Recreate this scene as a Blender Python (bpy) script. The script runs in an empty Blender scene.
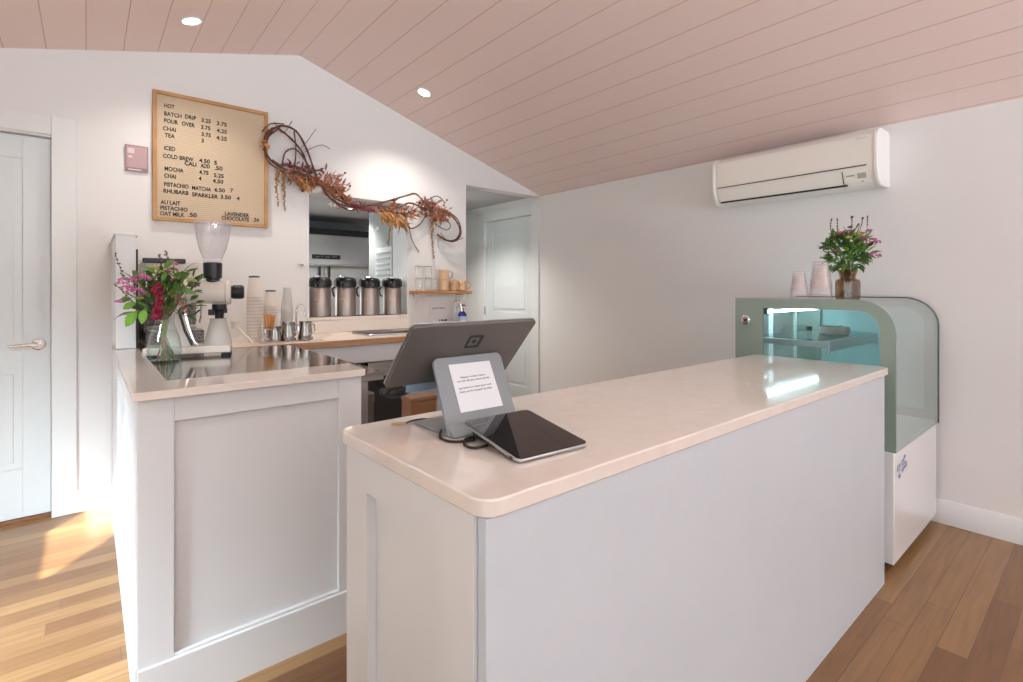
import bpy, bmesh, math, random
from mathutils import Vector, Matrix
random.seed(7)
sc = bpy.context.scene
C = sc.collection
PI = math.pi
R = math.radians

# ------------------------------------------------------------------ camera, world, sun, daylight, exposure
F_PX, HOR, YAW, EYE = 508.6, 289.3, 0.6953, 1.25
cam_data = bpy.data.cameras.new('camera')
cam_data.sensor_width = 36.0
cam_data.lens = F_PX / 1023 * 36.0
cam_data.shift_y = -(341 - HOR) / 1023
cam_data.clip_start = 0.05
cam = bpy.data.objects.new('camera', cam_data)
cam.location = (0, 0, EYE)
cam.rotation_euler = (PI / 2, 0, -YAW)
C.objects.link(cam)
sc.camera = cam

sc.view_settings.view_transform = 'Standard'
sc.view_settings.look = 'None'
sc.view_settings.gamma = 1.0
sc.view_settings.use_curve_mapping = False
sc.view_settings.exposure = 0.24
sc.cycles.transparent_max_bounces = 48

world = bpy.data.worlds.new('sky')
sc.world = world
world.use_nodes = True
bg = world.node_tree.nodes['Background']
bg.inputs[0].default_value = (0.78, 0.88, 1.0, 1)
bg.inputs[1].default_value = 1.0

def light(name, kind, loc, energy, color, rot=(0, 0, 0), size=None, size_y=None, **kw):
    l = bpy.data.lights.new(name, kind)
    l.energy = energy
    l.color = color
    if kind == 'AREA':
        l.shape = 'RECTANGLE'
        l.size = size
        l.size_y = size_y or size
    for k, v in kw.items():
        setattr(l, k, v)
    o = bpy.data.objects.new(name, l)
    o.location = loc
    o.rotation_euler = rot
    C.objects.link(o)
    return o

# sun through the left window, travelling towards +x +y
SUN_EL = R(35)
sd = Vector((0.62 * math.cos(SUN_EL), 0.78 * math.cos(SUN_EL), -math.sin(SUN_EL))).normalized()
sun = light('sun', 'SUN', (-6, -4, 6), 20.0, (1.0, 0.93, 0.80), angle=R(0.6))
sun.rotation_euler = sd.to_track_quat('-Z', 'Y').to_euler()
# daylight falling through the windows behind the camera and on the left; fills are added lamps
light('daylight_front', 'AREA', (1.3, -5.30, 1.2), 22, (0.52, 0.77, 1.0), (PI / 2 + R(62), 0, 0), 4.4, 1.9)
light('ceiling_fill', 'AREA', (1.3, -6.0, 0.05), 1300, (0.78, 0.88, 1.0), (PI / 2 + R(56), 0, 0), 4.6, 1.5)  # added area lamp, aimed up to brighten the ceiling
light('daylight_left', 'AREA', (-1.95, -0.6, 1.35), 22, (0.90, 0.96, 1.0), (PI / 2 + R(20), 0, -PI / 2), 1.6, 1.1)
light('floor_fill', 'AREA', (-1.88, 1.30, 1.55), 84, (0.76, 0.89, 1.0), (PI / 2 - R(47), 0, -PI / 2 + R(46)), 0.6, 1.0, spread=R(72))  # added narrow lamp outside the sash window, aimed at the left floor
light('kitchen_fill', 'AREA', (-0.1, 6.0, 1.4), 24, (0.9, 0.96, 1.0), (PI / 2, 0, -PI / 2), 1.2, 1.0)  # area lamp added inside the kitchen to brighten it

# ------------------------------------------------------------------ pixel -> point helpers (the photo's own perspective)
_c, _s = math.cos(YAW), math.sin(YAW)
def ray(u, v):
    r = (u - 511.5) / F_PX
    return Vector((_s + r * _c, _c - r * _s, (HOR - v) / F_PX))
def onY(u, v, y):
    k = ray(u, v); t = y / k.y
    return Vector((k.x * t, y, EYE + k.z * t))
def onX(u, v, x):
    k = ray(u, v); t = x / k.x
    return Vector((x, k.y * t, EYE + k.z * t))

# ------------------------------------------------------------------ materials
def mat(name, col, rough=0.5, metal=0.0, spec=0.5, var=0.0, scale=8.0, bump=0.0, bscale=60.0, emit=None, estr=0.0, coat=0.0, aniso=None, sss=0.0):
    m = bpy.data.materials.new(name)
    m.use_nodes = True
    nt = m.node_tree
    b = nt.nodes['Principled BSDF']
    b.inputs['Base Color'].default_value = (*col, 1)
    b.inputs['Roughness'].default_value = rough
    b.inputs['Metallic'].default_value = metal
    b.inputs['Specular IOR Level'].default_value = spec
    b.inputs['Coat Weight'].default_value = coat
    tc = nt.nodes.new('ShaderNodeTexCoord')
    if var > 0:
        n = nt.nodes.new('ShaderNodeTexNoise')
        n.inputs['Scale'].default_value = scale
        n.inputs['Detail'].default_value = 4
        cr = nt.nodes.new('ShaderNodeValToRGB')
        cr.color_ramp.elements[0].position = 0.3
        cr.color_ramp.elements[1].position = 0.7
        cr.color_ramp.elements[0].color = (*[max(0, c * (1 - var)) for c in col], 1)
        cr.color_ramp.elements[1].color = (*[min(1, c * (1 + var)) for c in col], 1)
        src = tc.outputs['Object']
        if aniso:
            mp = nt.nodes.new('ShaderNodeMapping')
            mp.inputs['Scale'].default_value = aniso
            nt.links.new(src, mp.inputs[0]); src = mp.outputs[0]
        nt.links.new(src, n.inputs['Vector'])
        nt.links.new(n.outputs['Fac'], cr.inputs[0])
        nt.links.new(cr.outputs[0], b.inputs['Base Color'])
    if bump > 0:
        n2 = nt.nodes.new('ShaderNodeTexNoise')
        n2.inputs['Scale'].default_value = bscale
        bp = nt.nodes.new('ShaderNodeBump')
        bp.inputs['Strength'].default_value = bump
        bp.inputs['Distance'].default_value = 0.01
        nt.links.new(tc.outputs['Object'], n2.inputs['Vector'])
        nt.links.new(n2.outputs['Fac'], bp.inputs['Height'])
        nt.links.new(bp.outputs[0], b.inputs['Normal'])
    if emit:
        b.inputs['Emission Color'].default_value = (*emit, 1)
        b.inputs['Emission Strength'].default_value = estr
    return m

def glass(name, tint=(1, 1, 1), refl=1.45, rough=0.02, milk=0.0, milkcol=(0.9, 0.9, 0.9)):
    """thin clear sheet: tinted see-through with fresnel reflection"""
    m = bpy.data.materials.new(name)
    m.use_nodes = True
    nt = m.node_tree
    nt.nodes.clear()
    tint = tuple(math.sqrt(c) for c in tint); milk = milk * 0.55      # light crosses two faces of a sheet
    out = nt.nodes.new('ShaderNodeOutputMaterial')
    tr = nt.nodes.new('ShaderNodeBsdfTransparent'); tr.inputs[0].default_value = (*tint, 1)
    gl = nt.nodes.new('ShaderNodeBsdfGlossy'); gl.inputs['Roughness'].default_value = rough
    fr = nt.nodes.new('ShaderNodeFresnel'); fr.inputs[0].default_value = refl
    mx = nt.nodes.new('ShaderNodeMixShader')
    base = tr.outputs[0]
    if milk > 0:
        df = nt.nodes.new('ShaderNodeBsdfDiffuse'); df.inputs[0].default_value = (*milkcol, 1)
        m2 = nt.nodes.new('ShaderNodeMixShader'); m2.inputs[0].default_value = milk
        nt.links.new(base, m2.inputs[1]); nt.links.new(df.outputs[0], m2.inputs[2])
        base = m2.outputs[0]
    # a thin sheet reflects alike from either side
    ge = nt.nodes.new('ShaderNodeNewGeometry')
    mr = nt.nodes.new('ShaderNodeMapRange'); mr.inputs[3].default_value = refl; mr.inputs[4].default_value = 1 / refl
    nt.links.new(ge.outputs['Backfacing'], mr.inputs[0]); nt.links.new(mr.outputs[0], fr.inputs[0])
    nt.links.new(fr.outputs[0], mx.inputs[0])
    nt.links.new(base, mx.inputs[1]); nt.links.new(gl.outputs[0], mx.inputs[2])
    nt.links.new(mx.outputs[0], out.inputs[0])
    return m

M = {}
M['wall'] = mat('wall_paint', (0.795, 0.785, 0.778), 0.7, var=0.012, scale=1.5, bump=0.04, bscale=180)
M['trim'] = mat('white_trim_paint', (0.78, 0.80, 0.80), 0.35)
M['door'] = mat('door_paint', (0.72, 0.77, 0.785), 0.38)
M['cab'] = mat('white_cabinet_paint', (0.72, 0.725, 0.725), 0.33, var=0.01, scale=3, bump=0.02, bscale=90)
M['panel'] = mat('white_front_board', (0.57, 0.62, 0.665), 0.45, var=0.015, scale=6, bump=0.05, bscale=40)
M['quartz'] = mat('cream_quartz', (0.76, 0.69, 0.63), 0.08, var=0.03, scale=30, coat=0.3)
M['steel'] = mat('brushed_steel', (0.56, 0.54, 0.52), 0.26, 1.0, var=0.08, scale=40, aniso=(1, 1, 0.05))
M['steel_warm'] = mat('warm_brushed_steel', (0.42, 0.365, 0.33), 0.38, 1.0, var=0.06, scale=30, aniso=(6, 6, 0.1))
M['steel_dark'] = mat('polished_worktop_steel', (0.42, 0.40, 0.385), 0.10, 1.0, var=0.04, scale=12)
M['chrome'] = mat('chrome', (0.80, 0.80, 0.80), 0.08, 1.0)
M['pitcher'] = mat('satin_steel', (0.40, 0.37, 0.34), 0.20, 1.0)
M['door_dark'] = mat('dark_brushed_steel', (0.16, 0.13, 0.115), 0.3, 0.8)
M['sill'] = mat('cream_sill_paint', (0.80, 0.73, 0.66), 0.4)
M['black'] = mat('black_plastic', (0.012, 0.012, 0.014), 0.3)
M['black_matt'] = mat('black_matt', (0.015, 0.014, 0.014), 0.6)
M['cream'] = mat('cream_enamel', (0.83, 0.77, 0.70), 0.25, coat=0.3)
M['white_plastic'] = mat('white_plastic', (0.82, 0.81, 0.78), 0.3)
M['ac'] = mat('air_conditioner_plastic', (0.86, 0.83, 0.77), 0.32)
M['ac_end'] = mat('air_conditioner_end_plastic', (0.87, 0.86, 0.83), 0.35)
M['dark_slot'] = mat('dark_slot', (0.03, 0.028, 0.025), 0.7)
M['letter'] = mat('black_letter', (0.02, 0.018, 0.016), 0.5)
M['shelfwood'] = mat('shelf_wood', (0.46, 0.22, 0.075), 0.45, var=0.25, scale=6, aniso=(1, 12, 12))
M['framewood'] = mat('oak_frame_wood', (0.50, 0.26, 0.10), 0.45, var=0.15, scale=8)
M['edgewood'] = mat('worktop_edge_wood', (0.48, 0.27, 0.14), 0.4, var=0.2, scale=5, aniso=(1, 10, 10))
M['wtop'] = mat('back_worktop_laminate', (0.78, 0.67, 0.575), 0.25, var=0.04, scale=20)
M['boxwood'] = mat('brown_box_wood', (0.19, 0.075, 0.025), 0.45, var=0.18, scale=4, aniso=(2, 2, 9))
M['clear'] = glass('clear_glass', (0.97, 0.985, 0.98))
M['clear_plastic'] = glass('clear_plastic', (0.95, 0.94, 0.95), 1.5, 0.08, milk=0.16, milkcol=(0.85, 0.83, 0.85))
M['clear_cup'] = glass('clear_cup_plastic', (0.985, 0.97, 0.97), 1.3, 0.06, milk=0.07, milkcol=(0.95, 0.85, 0.84))
M['milky'] = glass('milky_plastic', (0.95, 0.94, 0.92), 1.4, 0.2, milk=1.0, milkcol=(0.86, 0.84, 0.80))
M['amber'] = glass('amber_tinted_glass', (0.50, 0.36, 0.24), 1.5, 0.03, milk=0.10, milkcol=(0.25, 0.15, 0.08))
M['case_glass'] = glass('tinted_case_glass', (0.76, 0.93, 0.94), 1.5, 0.03)
M['case_front'] = glass('curved_case_glass', (0.74, 0.84, 0.82), 1.6, 0.08, milk=0.40, milkcol=(0.72, 0.80, 0.78))
M['case_border'] = mat('sage_printed_glass_border', (0.27, 0.35, 0.305), 0.10, coat=0.5)
M['case_edge'] = mat('dark_green_glass_edge', (0.07, 0.12, 0.11), 0.15)
M['case_in'] = mat('case_lining', (0.88, 0.91, 0.93), 0.35)
M['case_white'] = mat('case_white_enamel', (0.84, 0.86, 0.88), 0.12, coat=0.4)
M['led'] = mat('cool_led_tube', (0.9, 0.97, 1.0), 0.4, emit=(0.72, 0.93, 1.0), estr=22)
M['lamp'] = mat('warm_lamp_lens', (1, 0.95, 0.85), 0.4, emit=(1.0, 0.90, 0.74), estr=9)
M['monitor'] = mat('grey_monitor_plastic', (0.095, 0.085, 0.078), 0.42, 0.0)
M['stand'] = mat('slate_grey_stand', (0.26, 0.285, 0.30), 0.42, 0.2)
M['alu'] = mat('aluminium', (0.55, 0.57, 0.60), 0.3, 0.9)
M['screen'] = mat('black_tablet_glass', (0.006, 0.006, 0.007), 0.04, coat=0.5)
M['paper'] = mat('white_paper', (0.80, 0.81, 0.84), 0.7)
M['paper_ink'] = mat('paper_ink', (0.12, 0.12, 0.14), 0.7)
M['strip_blue'] = mat('blue_grey_bar', (0.25, 0.33, 0.43), 0.35, 0.2)
M['pink_sign'] = mat('dusty_pink_sign', (0.50, 0.34, 0.35), 0.5)
M['pink_sign_edge'] = mat('mauve_sign_edge', (0.33, 0.20, 0.22), 0.5)
M['sign_text'] = mat('pale_sign_text', (0.72, 0.60, 0.60), 0.5)
M['cup'] = mat('paper_cup', (0.82, 0.76, 0.69), 0.55)
M['cup_band'] = mat('paper_cup_band', (0.66, 0.57, 0.49), 0.6)
M['lid_green'] = mat('dark_green_lid', (0.05, 0.10, 0.06), 0.4)
M['stick'] = mat('wooden_stirrer', (0.72, 0.33, 0.10), 0.6, var=0.1)
M['mug'] = mat('tan_stoneware', (0.66, 0.44, 0.27), 0.35, var=0.06, scale=20)
M['soap'] = mat('blue_soap_bottle', (0.02, 0.05, 0.26), 0.2)
M['soap_label'] = mat('pale_soap_label', (0.35, 0.45, 0.66), 0.5)
M['soap_low'] = mat('pale_soap_bottle_foot', (0.62, 0.60, 0.66), 0.4)
M['fridge'] = mat('kitchen_steel', (0.50, 0.505, 0.52), 0.4, 0.6, var=0.05, scale=5)
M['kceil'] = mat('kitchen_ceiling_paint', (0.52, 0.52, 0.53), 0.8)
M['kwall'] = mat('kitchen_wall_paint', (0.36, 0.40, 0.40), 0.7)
M['granite'] = mat('speckled_grey_panel', (0.20, 0.18, 0.175), 0.4, var=0.8, scale=90)
M['leaf'] = mat('green_leaf', (0.10, 0.22, 0.035), 0.5, var=0.35, scale=25)
M['leaf_dark'] = mat('dark_green_leaf', (0.05, 0.115, 0.03), 0.5, var=0.3, scale=25)
M['leaf_lime'] = mat('lime_green_leaf', (0.15, 0.34, 0.025), 0.5, var=0.2, scale=25)
M['stem'] = mat('green_stem', (0.14, 0.22, 0.07), 0.5, var=0.3, scale=30)
M['pink'] = mat('pink_petals', (0.60, 0.16, 0.36), 0.6, var=0.3, scale=60)
M['dusty'] = mat('dusty_pink_petals', (0.45, 0.17, 0.18), 0.6, var=0.3, scale=60)
M['magenta'] = mat('magenta_petals', (0.52, 0.07, 0.25), 0.6, var=0.3, scale=60)
M['crimson'] = mat('crimson_plume', (0.30, 0.012, 0.045), 0.7, var=0.4, scale=80)
M['yellowgreen'] = mat('yellow_green_petals', (0.50, 0.46, 0.12), 0.6, var=0.3, scale=60)
M['mauve'] = mat('dark_mauve_spike', (0.13, 0.06, 0.08), 0.7)
M['vine'] = mat('dark_red_brown_vine', (0.115, 0.04, 0.028), 0.7, var=0.4, scale=40)
M['dry_rust'] = mat('rust_dried_leaves', (0.30, 0.105, 0.045), 0.7, var=0.45, scale=50)
M['dry_gold'] = mat('golden_dried_plume', (0.44, 0.21, 0.065), 0.7, var=0.35, scale=50)
M['dry_red'] = mat('dark_red_dried_leaves', (0.17, 0.035, 0.035), 0.7, var=0.4, scale=50)
M['dry_pink'] = mat('dusty_dried_flowers', (0.36, 0.16, 0.11), 0.7, var=0.4, scale=50)
M['pod'] = mat('ochre_dried_pod', (0.36, 0.19, 0.06), 0.7, var=0.4, scale=50)
M['berry'] = mat('white_seed_heads', (0.85, 0.80, 0.74), 0.6)
M['kraft'] = mat('tag_orange', (0.75, 0.45, 0.20), 0.5)
M['tag_red'] = mat('tag_red', (0.60, 0.10, 0.06), 0.5)
M['outside'] = mat('outdoor_pale_paving', (0.52, 0.51, 0.49), 0.9, var=0.3, scale=2)

def wood_floor():
    m = bpy.data.materials.new('oak_floor')
    m.use_nodes = True
    nt = m.node_tree; b = nt.nodes['Principled BSDF']
    tc = nt.nodes.new('ShaderNodeTexCoord')
    br = nt.nodes.new('ShaderNodeTexBrick')
    br.offset = 0.0; br.offset_frequency = 1; br.squash = 1.0
    br.inputs['Scale'].default_value = 1.0
    br.inputs['Brick Width'].default_value = 1.15
    br.inputs['Row Height'].default_value = 0.083
    br.inputs['Mortar Size'].default_value = 0.0013
    br.inputs['Mortar Smooth'].default_value = 0.2
    br.inputs['Bias'].default_value = 0.0
    br.inputs['Color1'].default_value = (0.0, 0.0, 0.0, 1)
    br.inputs['Color2'].default_value = (1, 1, 1, 1)
    br.inputs['Mortar'].default_value = (0.5, 0.5, 0.5, 1)
    # every row of boards starts at its own random offset
    sp = nt.nodes.new('ShaderNodeSeparateXYZ'); nt.links.new(tc.outputs['Object'], sp.inputs[0])
    dv = nt.nodes.new('ShaderNodeMath'); dv.operation = 'DIVIDE'; dv.inputs[1].default_value = 0.083; nt.links.new(sp.outputs[1], dv.inputs[0])
    fl = nt.nodes.new('ShaderNodeMath'); fl.operation = 'FLOOR'; nt.links.new(dv.outputs[0], fl.inputs[0])
    wn = nt.nodes.new('ShaderNodeTexWhiteNoise'); wn.noise_dimensions = '1D'; nt.links.new(fl.outputs[0], wn.inputs['W'])
    ma = nt.nodes.new('ShaderNodeMath'); ma.operation = 'MULTIPLY_ADD'; ma.inputs[1].default_value = 3.7; nt.links.new(wn.outputs['Value'], ma.inputs[0]); nt.links.new(sp.outputs[0], ma.inputs[2])
    cb_ = nt.nodes.new('ShaderNodeCombineXYZ'); nt.links.new(ma.outputs[0], cb_.inputs[0]); nt.links.new(sp.outputs[1], cb_.inputs[1])
    nt.links.new(cb_.outputs[0], br.inputs['Vector'])
    cr = nt.nodes.new('ShaderNodeValToRGB')
    e = cr.color_ramp.elements
    e[0].color = (0.180, 0.084, 0.034, 1); e[1].color = (0.37, 0.215, 0.095, 1)
    x = cr.color_ramp.elements.new(0.5); x.color = (0.265, 0.139, 0.058, 1)
    nt.links.new(br.outputs['Color'], cr.inputs[0])
    mp = nt.nodes.new('ShaderNodeMapping'); mp.inputs['Scale'].default_value = (1.6, 26, 1)
    ns = nt.nodes.new('ShaderNodeTexNoise'); ns.inputs['Scale'].default_value = 2.2; ns.inputs['Detail'].default_value = 6; ns.inputs['Distortion'].default_value = 0.6
    nt.links.new(tc.outputs['Object'], mp.inputs[0]); nt.links.new(mp.outputs[0], ns.inputs['Vector'])
    mr = nt.nodes.new('ShaderNodeMapRange'); mr.inputs[1].default_value = 0.3; mr.inputs[2].default_value = 0.75; mr.inputs[3].default_value = 0.80; mr.inputs[4].default_value = 1.14
    nt.links.new(ns.outputs['Fac'], mr.inputs[0])
    mul = nt.nodes.new('ShaderNodeMix'); mul.data_type = 'RGBA'; mul.blend_type = 'MULTIPLY'; mul.inputs[0].default_value = 1
    nt.links.new(cr.outputs[0], mul.inputs[6]); nt.links.new(mr.outputs[0], mul.inputs[7])
    mm = nt.nodes.new('ShaderNodeMix'); mm.data_type = 'RGBA'
    nt.links.new(br.outputs['Fac'], mm.inputs[0]); nt.links.new(mul.outputs[2], mm.inputs[6]); mm.inputs[7].default_value = (0.14, 0.075, 0.035, 1)
    nt.links.new(mm.outputs[2], b.inputs['Base Color'])
    b.inputs['Roughness'].default_value = 0.30
    return m
def plank_ceiling():
    m = bpy.data.materials.new('pink_plank_ceiling')
    m.use_nodes = True
    nt = m.node_tree; b = nt.nodes['Principled BSDF']
    tc = nt.nodes.new('ShaderNodeTexCoord')
    sx = nt.nodes.new('ShaderNodeSeparateXYZ'); nt.links.new(tc.outputs['Object'], sx.inputs[0])
    def mth(op, a, bb=None):
        n = nt.nodes.new('ShaderNodeMath'); n.operation = op
        for i, v in enumerate((a, bb)):
            if v is None: continue
            if isinstance(v, (int, float)): n.inputs[i].default_value = v
            else: nt.links.new(v, n.inputs[i])
        return n.outputs[0]
    t = mth('DIVIDE', mth('SUBTRACT', sx.outputs[0], 1.165), 0.167)
    fr = mth('FRACT', mth('ADD', t, 100.0))
    dist = mth('MINIMUM', fr, mth('SUBTRACT', 1.0, fr))
    groove = mth('LESS_THAN', dist, 0.014)
    fl = mth('FLOOR', mth('ADD', t, 100.0))
    wn = nt.nodes.new('ShaderNodeTexWhiteNoise'); wn.noise_dimensions = '1D'; nt.links.new(fl, wn.inputs['W'])
    mp = nt.nodes.new('ShaderNodeMapping'); mp.inputs['Scale'].default_value = (14, 0.8, 1)
    ns = nt.nodes.new('ShaderNodeTexNoise'); ns.inputs['Scale'].default_value = 2; ns.inputs['Detail'].default_value = 5
    nt.links.new(tc.outputs['Object'], mp.inputs[0]); nt.links.new(mp.outputs[0], ns.inputs['Vector'])
    f = mth('ADD', mth('MULTIPLY', wn.outputs['Value'], 0.35), mth('MULTIPLY', ns.outputs['Fac'], 0.65))
    cr = nt.nodes.new('ShaderNodeValToRGB')
    cr.color_ramp.elements[0].position = 0.2; cr.color_ramp.elements[0].color = (0.85, 0.68, 0.63, 1)
    cr.color_ramp.elements[1].position = 0.8; cr.color_ramp.elements[1].color = (0.86, 0.70, 0.655, 1)
    nt.links.new(f, cr.inputs[0])
    mm = nt.nodes.new('ShaderNodeMix'); mm.data_type = 'RGBA'
    nt.links.new(groove, mm.inputs[0]); nt.links.new(cr.outputs[0], mm.inputs[6]); mm.inputs[7].default_value = (0.60, 0.42, 0.38, 1)
    nt.links.new(mm.outputs[2], b.inputs['Base Color'])
    b.inputs['Roughness'].default_value = 0.55
    bp = nt.nodes.new('ShaderNodeBump'); bp.inputs['Strength'].default_value = 0.25; bp.inputs['Distance'].default_value = 0.01
    nt.links.new(mth('MULTIPLY', mth('MINIMUM', dist, 0.03), 30), bp.inputs['Height'])
    nt.links.new(bp.outputs[0], b.inputs['Normal'])
    return m
def felt_board():
    m = mat('cream_grooved_felt', (0.70, 0.58, 0.42), 0.8)
    nt = m.node_tree; b = nt.nodes['Principled BSDF']
    tc = nt.nodes.new('ShaderNodeTexCoord')
    w = nt.nodes.new('ShaderNodeTexWave'); w.wave_type = 'BANDS'; w.bands_direction = 'Z'; w.inputs['Scale'].default_value = 25
    nt.links.new(tc.outputs['Object'], w.inputs['Vector'])
    cr = nt.nodes.new('ShaderNodeValToRGB')
    cr.color_ramp.elements[0].color = (0.49, 0.385, 0.265, 1); cr.color_ramp.elements[1].color = (0.60, 0.475, 0.335, 1)
    cr.color_ramp.elements[0].position = 0.0; cr.color_ramp.elements[1].position = 0.35
    nt.links.new(w.outputs['Fac'], cr.inputs[0]); nt.links.new(cr.outputs[0], b.inputs['Base Color'])
    return m
M['floor'] = wood_floor(); M['ceiling'] = plank_ceiling(); M['felt'] = felt_board()

# ------------------------------------------------------------------ mesh helpers
def BM(): return bmesh.new()
def box(bm, x0, x1, y0, y1, z0, z1, mtx=None):
    vs = [bm.verts.new(((x0, x1)[i & 1], (y0, y1)[(i >> 1) & 1], (z0, z1)[(i >> 2) & 1])) for i in range(8)]
    for f in ((0, 2, 3, 1), (4, 5, 7, 6), (0, 1, 5, 4), (2, 6, 7, 3), (0, 4, 6, 2), (1, 3, 7, 5)):
        bm.faces.new([vs[i] for i in f])
    if mtx is not None: bmesh.ops.transform(bm, matrix=mtx, verts=vs)
    return bm
def prism(bm, pts, axis, a0, a1, mtx=None):
    """polygon (list of 2-D points) extruded along axis: 'x' pts=(y,z), 'y' pts=(x,z), 'z' pts=(x,y)"""
    def v3(p, a):
        return {'x': (a, p[0], p[1]), 'y': (p[0], a, p[1]), 'z': (p[0], p[1], a)}[axis]
    A = [bm.verts.new(v3(p, a0)) for p in pts]; B = [bm.verts.new(v3(p, a1)) for p in pts]
    n = len(pts)
    bm.faces.new(A); bm.faces.new(B[::-1])
    for i in range(n): bm.faces.new((A[i], A[(i + 1) % n], B[(i + 1) % n], B[i]))
    if mtx is not None: bmesh.ops.transform(bm, matrix=mtx, verts=A + B)
    return bm
def ringwall(bm, outer, inner, axis, a0, a1):
    """closed band between two outlines with equal point counts, extruded"""
    def v3(p, a):
        return {'x': (a, p[0], p[1]), 'y': (p[0], a, p[1]), 'z': (p[0], p[1], a)}[axis]
    n = len(outer)
    vs = [[bm.verts.new(v3(p, a)) for p in o] for o in (outer, inner) for a in (a0, a1)]
    oo, o1, i0, i1 = vs
    for i in range(n):
        j = (i + 1) % n
        bm.faces.new((oo[i], oo[j], i0[j], i0[i])); bm.faces.new((o1[i], i1[i], i1[j], o1[j]))
        bm.faces.new((oo[i], o1[i], o1[j], oo[j])); bm.faces.new((i0[i], i0[j], i1[j], i1[i]))
    return bm
def lathe(bm, prof, cx=0, cy=0, seg=24, mtx=None, cap=True):
    """prof: list of (r, z)"""
    rings = []
    for r, z in prof:
        rings.append([bm.verts.new((cx + r * math.cos(2 * PI * i / seg), cy + r * math.sin(2 * PI * i / seg), z)) for i in range(seg)])
    for a, b in zip(rings, rings[1:]):
        for i in range(seg):
            bm.faces.new((a[i], a[(i + 1) % seg], b[(i + 1) % seg], b[i]))
    if cap:
        bm.faces.new(rings[0][::-1]); bm.faces.new(rings[-1])
    if mtx is not None: bmesh.ops.transform(bm, matrix=mtx, verts=[v for r in rings for v in r])
    return bm
def tube(bm, pts, rad, seg=8, cap=True):
    pts = [Vector(p) for p in pts]; n = len(pts)
    rads = rad if isinstance(rad, (list, tuple)) else [rad] * n
    rings = []; ref = None
    for i, p in enumerate(pts):
        t = (pts[min(i + 1, n - 1)] - pts[max(i - 1, 0)]).normalized()
        if ref is None:
            ref = Vector((0, 0, 1)) if abs(t.z) < 0.9 else Vector((1, 0, 0))
        a = (ref - t * ref.dot(t)).normalized(); b = t.cross(a); ref = a
        rings.append([bm.verts.new(p + (a * math.cos(2 * PI * k / seg) + b * math.sin(2 * PI * k / seg)) * rads[i]) for k in range(seg)])
    for r0, r1 in zip(rings, rings[1:]):
        for k in range(seg): bm.faces.new((r0[k], r0[(k + 1) % seg], r1[(k + 1) % seg], r1[k]))
    if cap:
        bm.faces.new(rings[0][::-1]); bm.faces.new(rings[-1])
    return bm
def smooth(pts, n=6):
    P = [Vector(p) for p in pts]; out = []
    for i in range(len(P) - 1):
        p0, p1, p2, p3 = P[max(i - 1, 0)], P[i], P[i + 1], P[min(i + 2, len(P) - 1)]
        for k in range(n):
            t = k / n
            out.append(0.5 * ((2 * p1) + (p2 - p0) * t + (2 * p0 - 5 * p1 + 4 * p2 - p3) * t * t + (3 * p1 - p0 - 3 * p2 + p3) * t ** 3))
    out.append(P[-1]); return out
def rrect(x0, x1, y0, y1, r, n=6, corners=(1, 1, 1, 1)):
    """rounded rectangle outline, corners order: (x0,y0),(x1,y0),(x1,y1),(x0,y1)"""
    pts = []
    for (cx, cy, a), on in zip(((x0 + r, y0 + r, PI), (x1 - r, y0 + r, 1.5 * PI), (x1 - r, y1 - r, 0), (x0 + r, y1 - r, 0.5 * PI)), corners):
        if on:
            for k in range(n + 1): pts.append((cx + r * math.cos(a + k * PI / 2 / n), cy + r * math.sin(a + k * PI / 2 / n)))
        else:
            pts.append((x0 if cx < (x0 + x1) / 2 else x1, y0 if cy < (y0 + y1) / 2 else y1))
    return pts
def blob(bm, c, r, sub=1, sq=(1, 1, 1), jit=0.0):
    g = bmesh.ops.create_icosphere(bm, subdivisions=sub, radius=1)
    for v in g['verts']:
        k = 1 + random.uniform(-jit, jit)
        v.co = Vector((c[0] + v.co.x * r * sq[0] * k, c[1] + v.co.y * r * sq[1] * k, c[2] + v.co.z * r * sq[2] * k))
def leaf(bm, base, direc, L, W, up=Vector((0, 0, 1)), bend=0.2):
    d = Vector(direc).normalized(); s = d.cross(up)
    if s.length < 1e-3: s = Vector((1, 0, 0))
    s.normalize(); n = s.cross(d)
    base = Vector(base); prev = None; st = []
    for t, w in ((0, 0.12), (0.3, 0.9), (0.6, 1.0), (0.85, 0.5), (1, 0.03)):
        c = base + d * L * t - n * (bend * L * t * t)
        st.append((bm.verts.new(c - s * W * w / 2 + n * 0.08 * W * w), bm.verts.new(c - n * 0.06 * W), bm.verts.new(c + s * W * w / 2 + n * 0.08 * W * w)))
    for a, b in zip(st, st[1:]):
        bm.faces.new((a[0], a[1], b[1], b[0])); bm.faces.new((a[1], a[2], b[2], b[1]))

def obj(name, bm, m, parent=None, bevel=0.0, local=False, seg=2, ang=38):
    """link a bmesh as one mesh object; world coordinates unless local=True"""
    me = bpy.data.meshes.new(name)
    if parent is not None and not local:
        inv = parent.matrix_basis.inverted()
        p = parent.parent
        while p is not None:
            inv = inv @ p.matrix_basis.inverted(); p = p.parent
        bmesh.ops.transform(bm, matrix=inv, verts=bm.verts)
    bmesh.ops.recalc_face_normals(bm, faces=bm.faces)
    bm.to_mesh(me); bm.free()
    me.materials.append(m)
    me.polygons.foreach_set('use_smooth', [True] * len(me.polygons))
    me.set_sharp_from_angle(angle=R(ang))
    o = bpy.data.objects.new(name, me)
    C.objects.link(o)
    if parent is not None: o.parent = parent
    if bevel > 0:
        b = o.modifiers.new('bevel', 'BEVEL'); b.width = bevel; b.segments = seg; b.limit_method = 'ANGLE'; b.angle_limit = R(40)
        b.harden_normals = False
    return o
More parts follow.
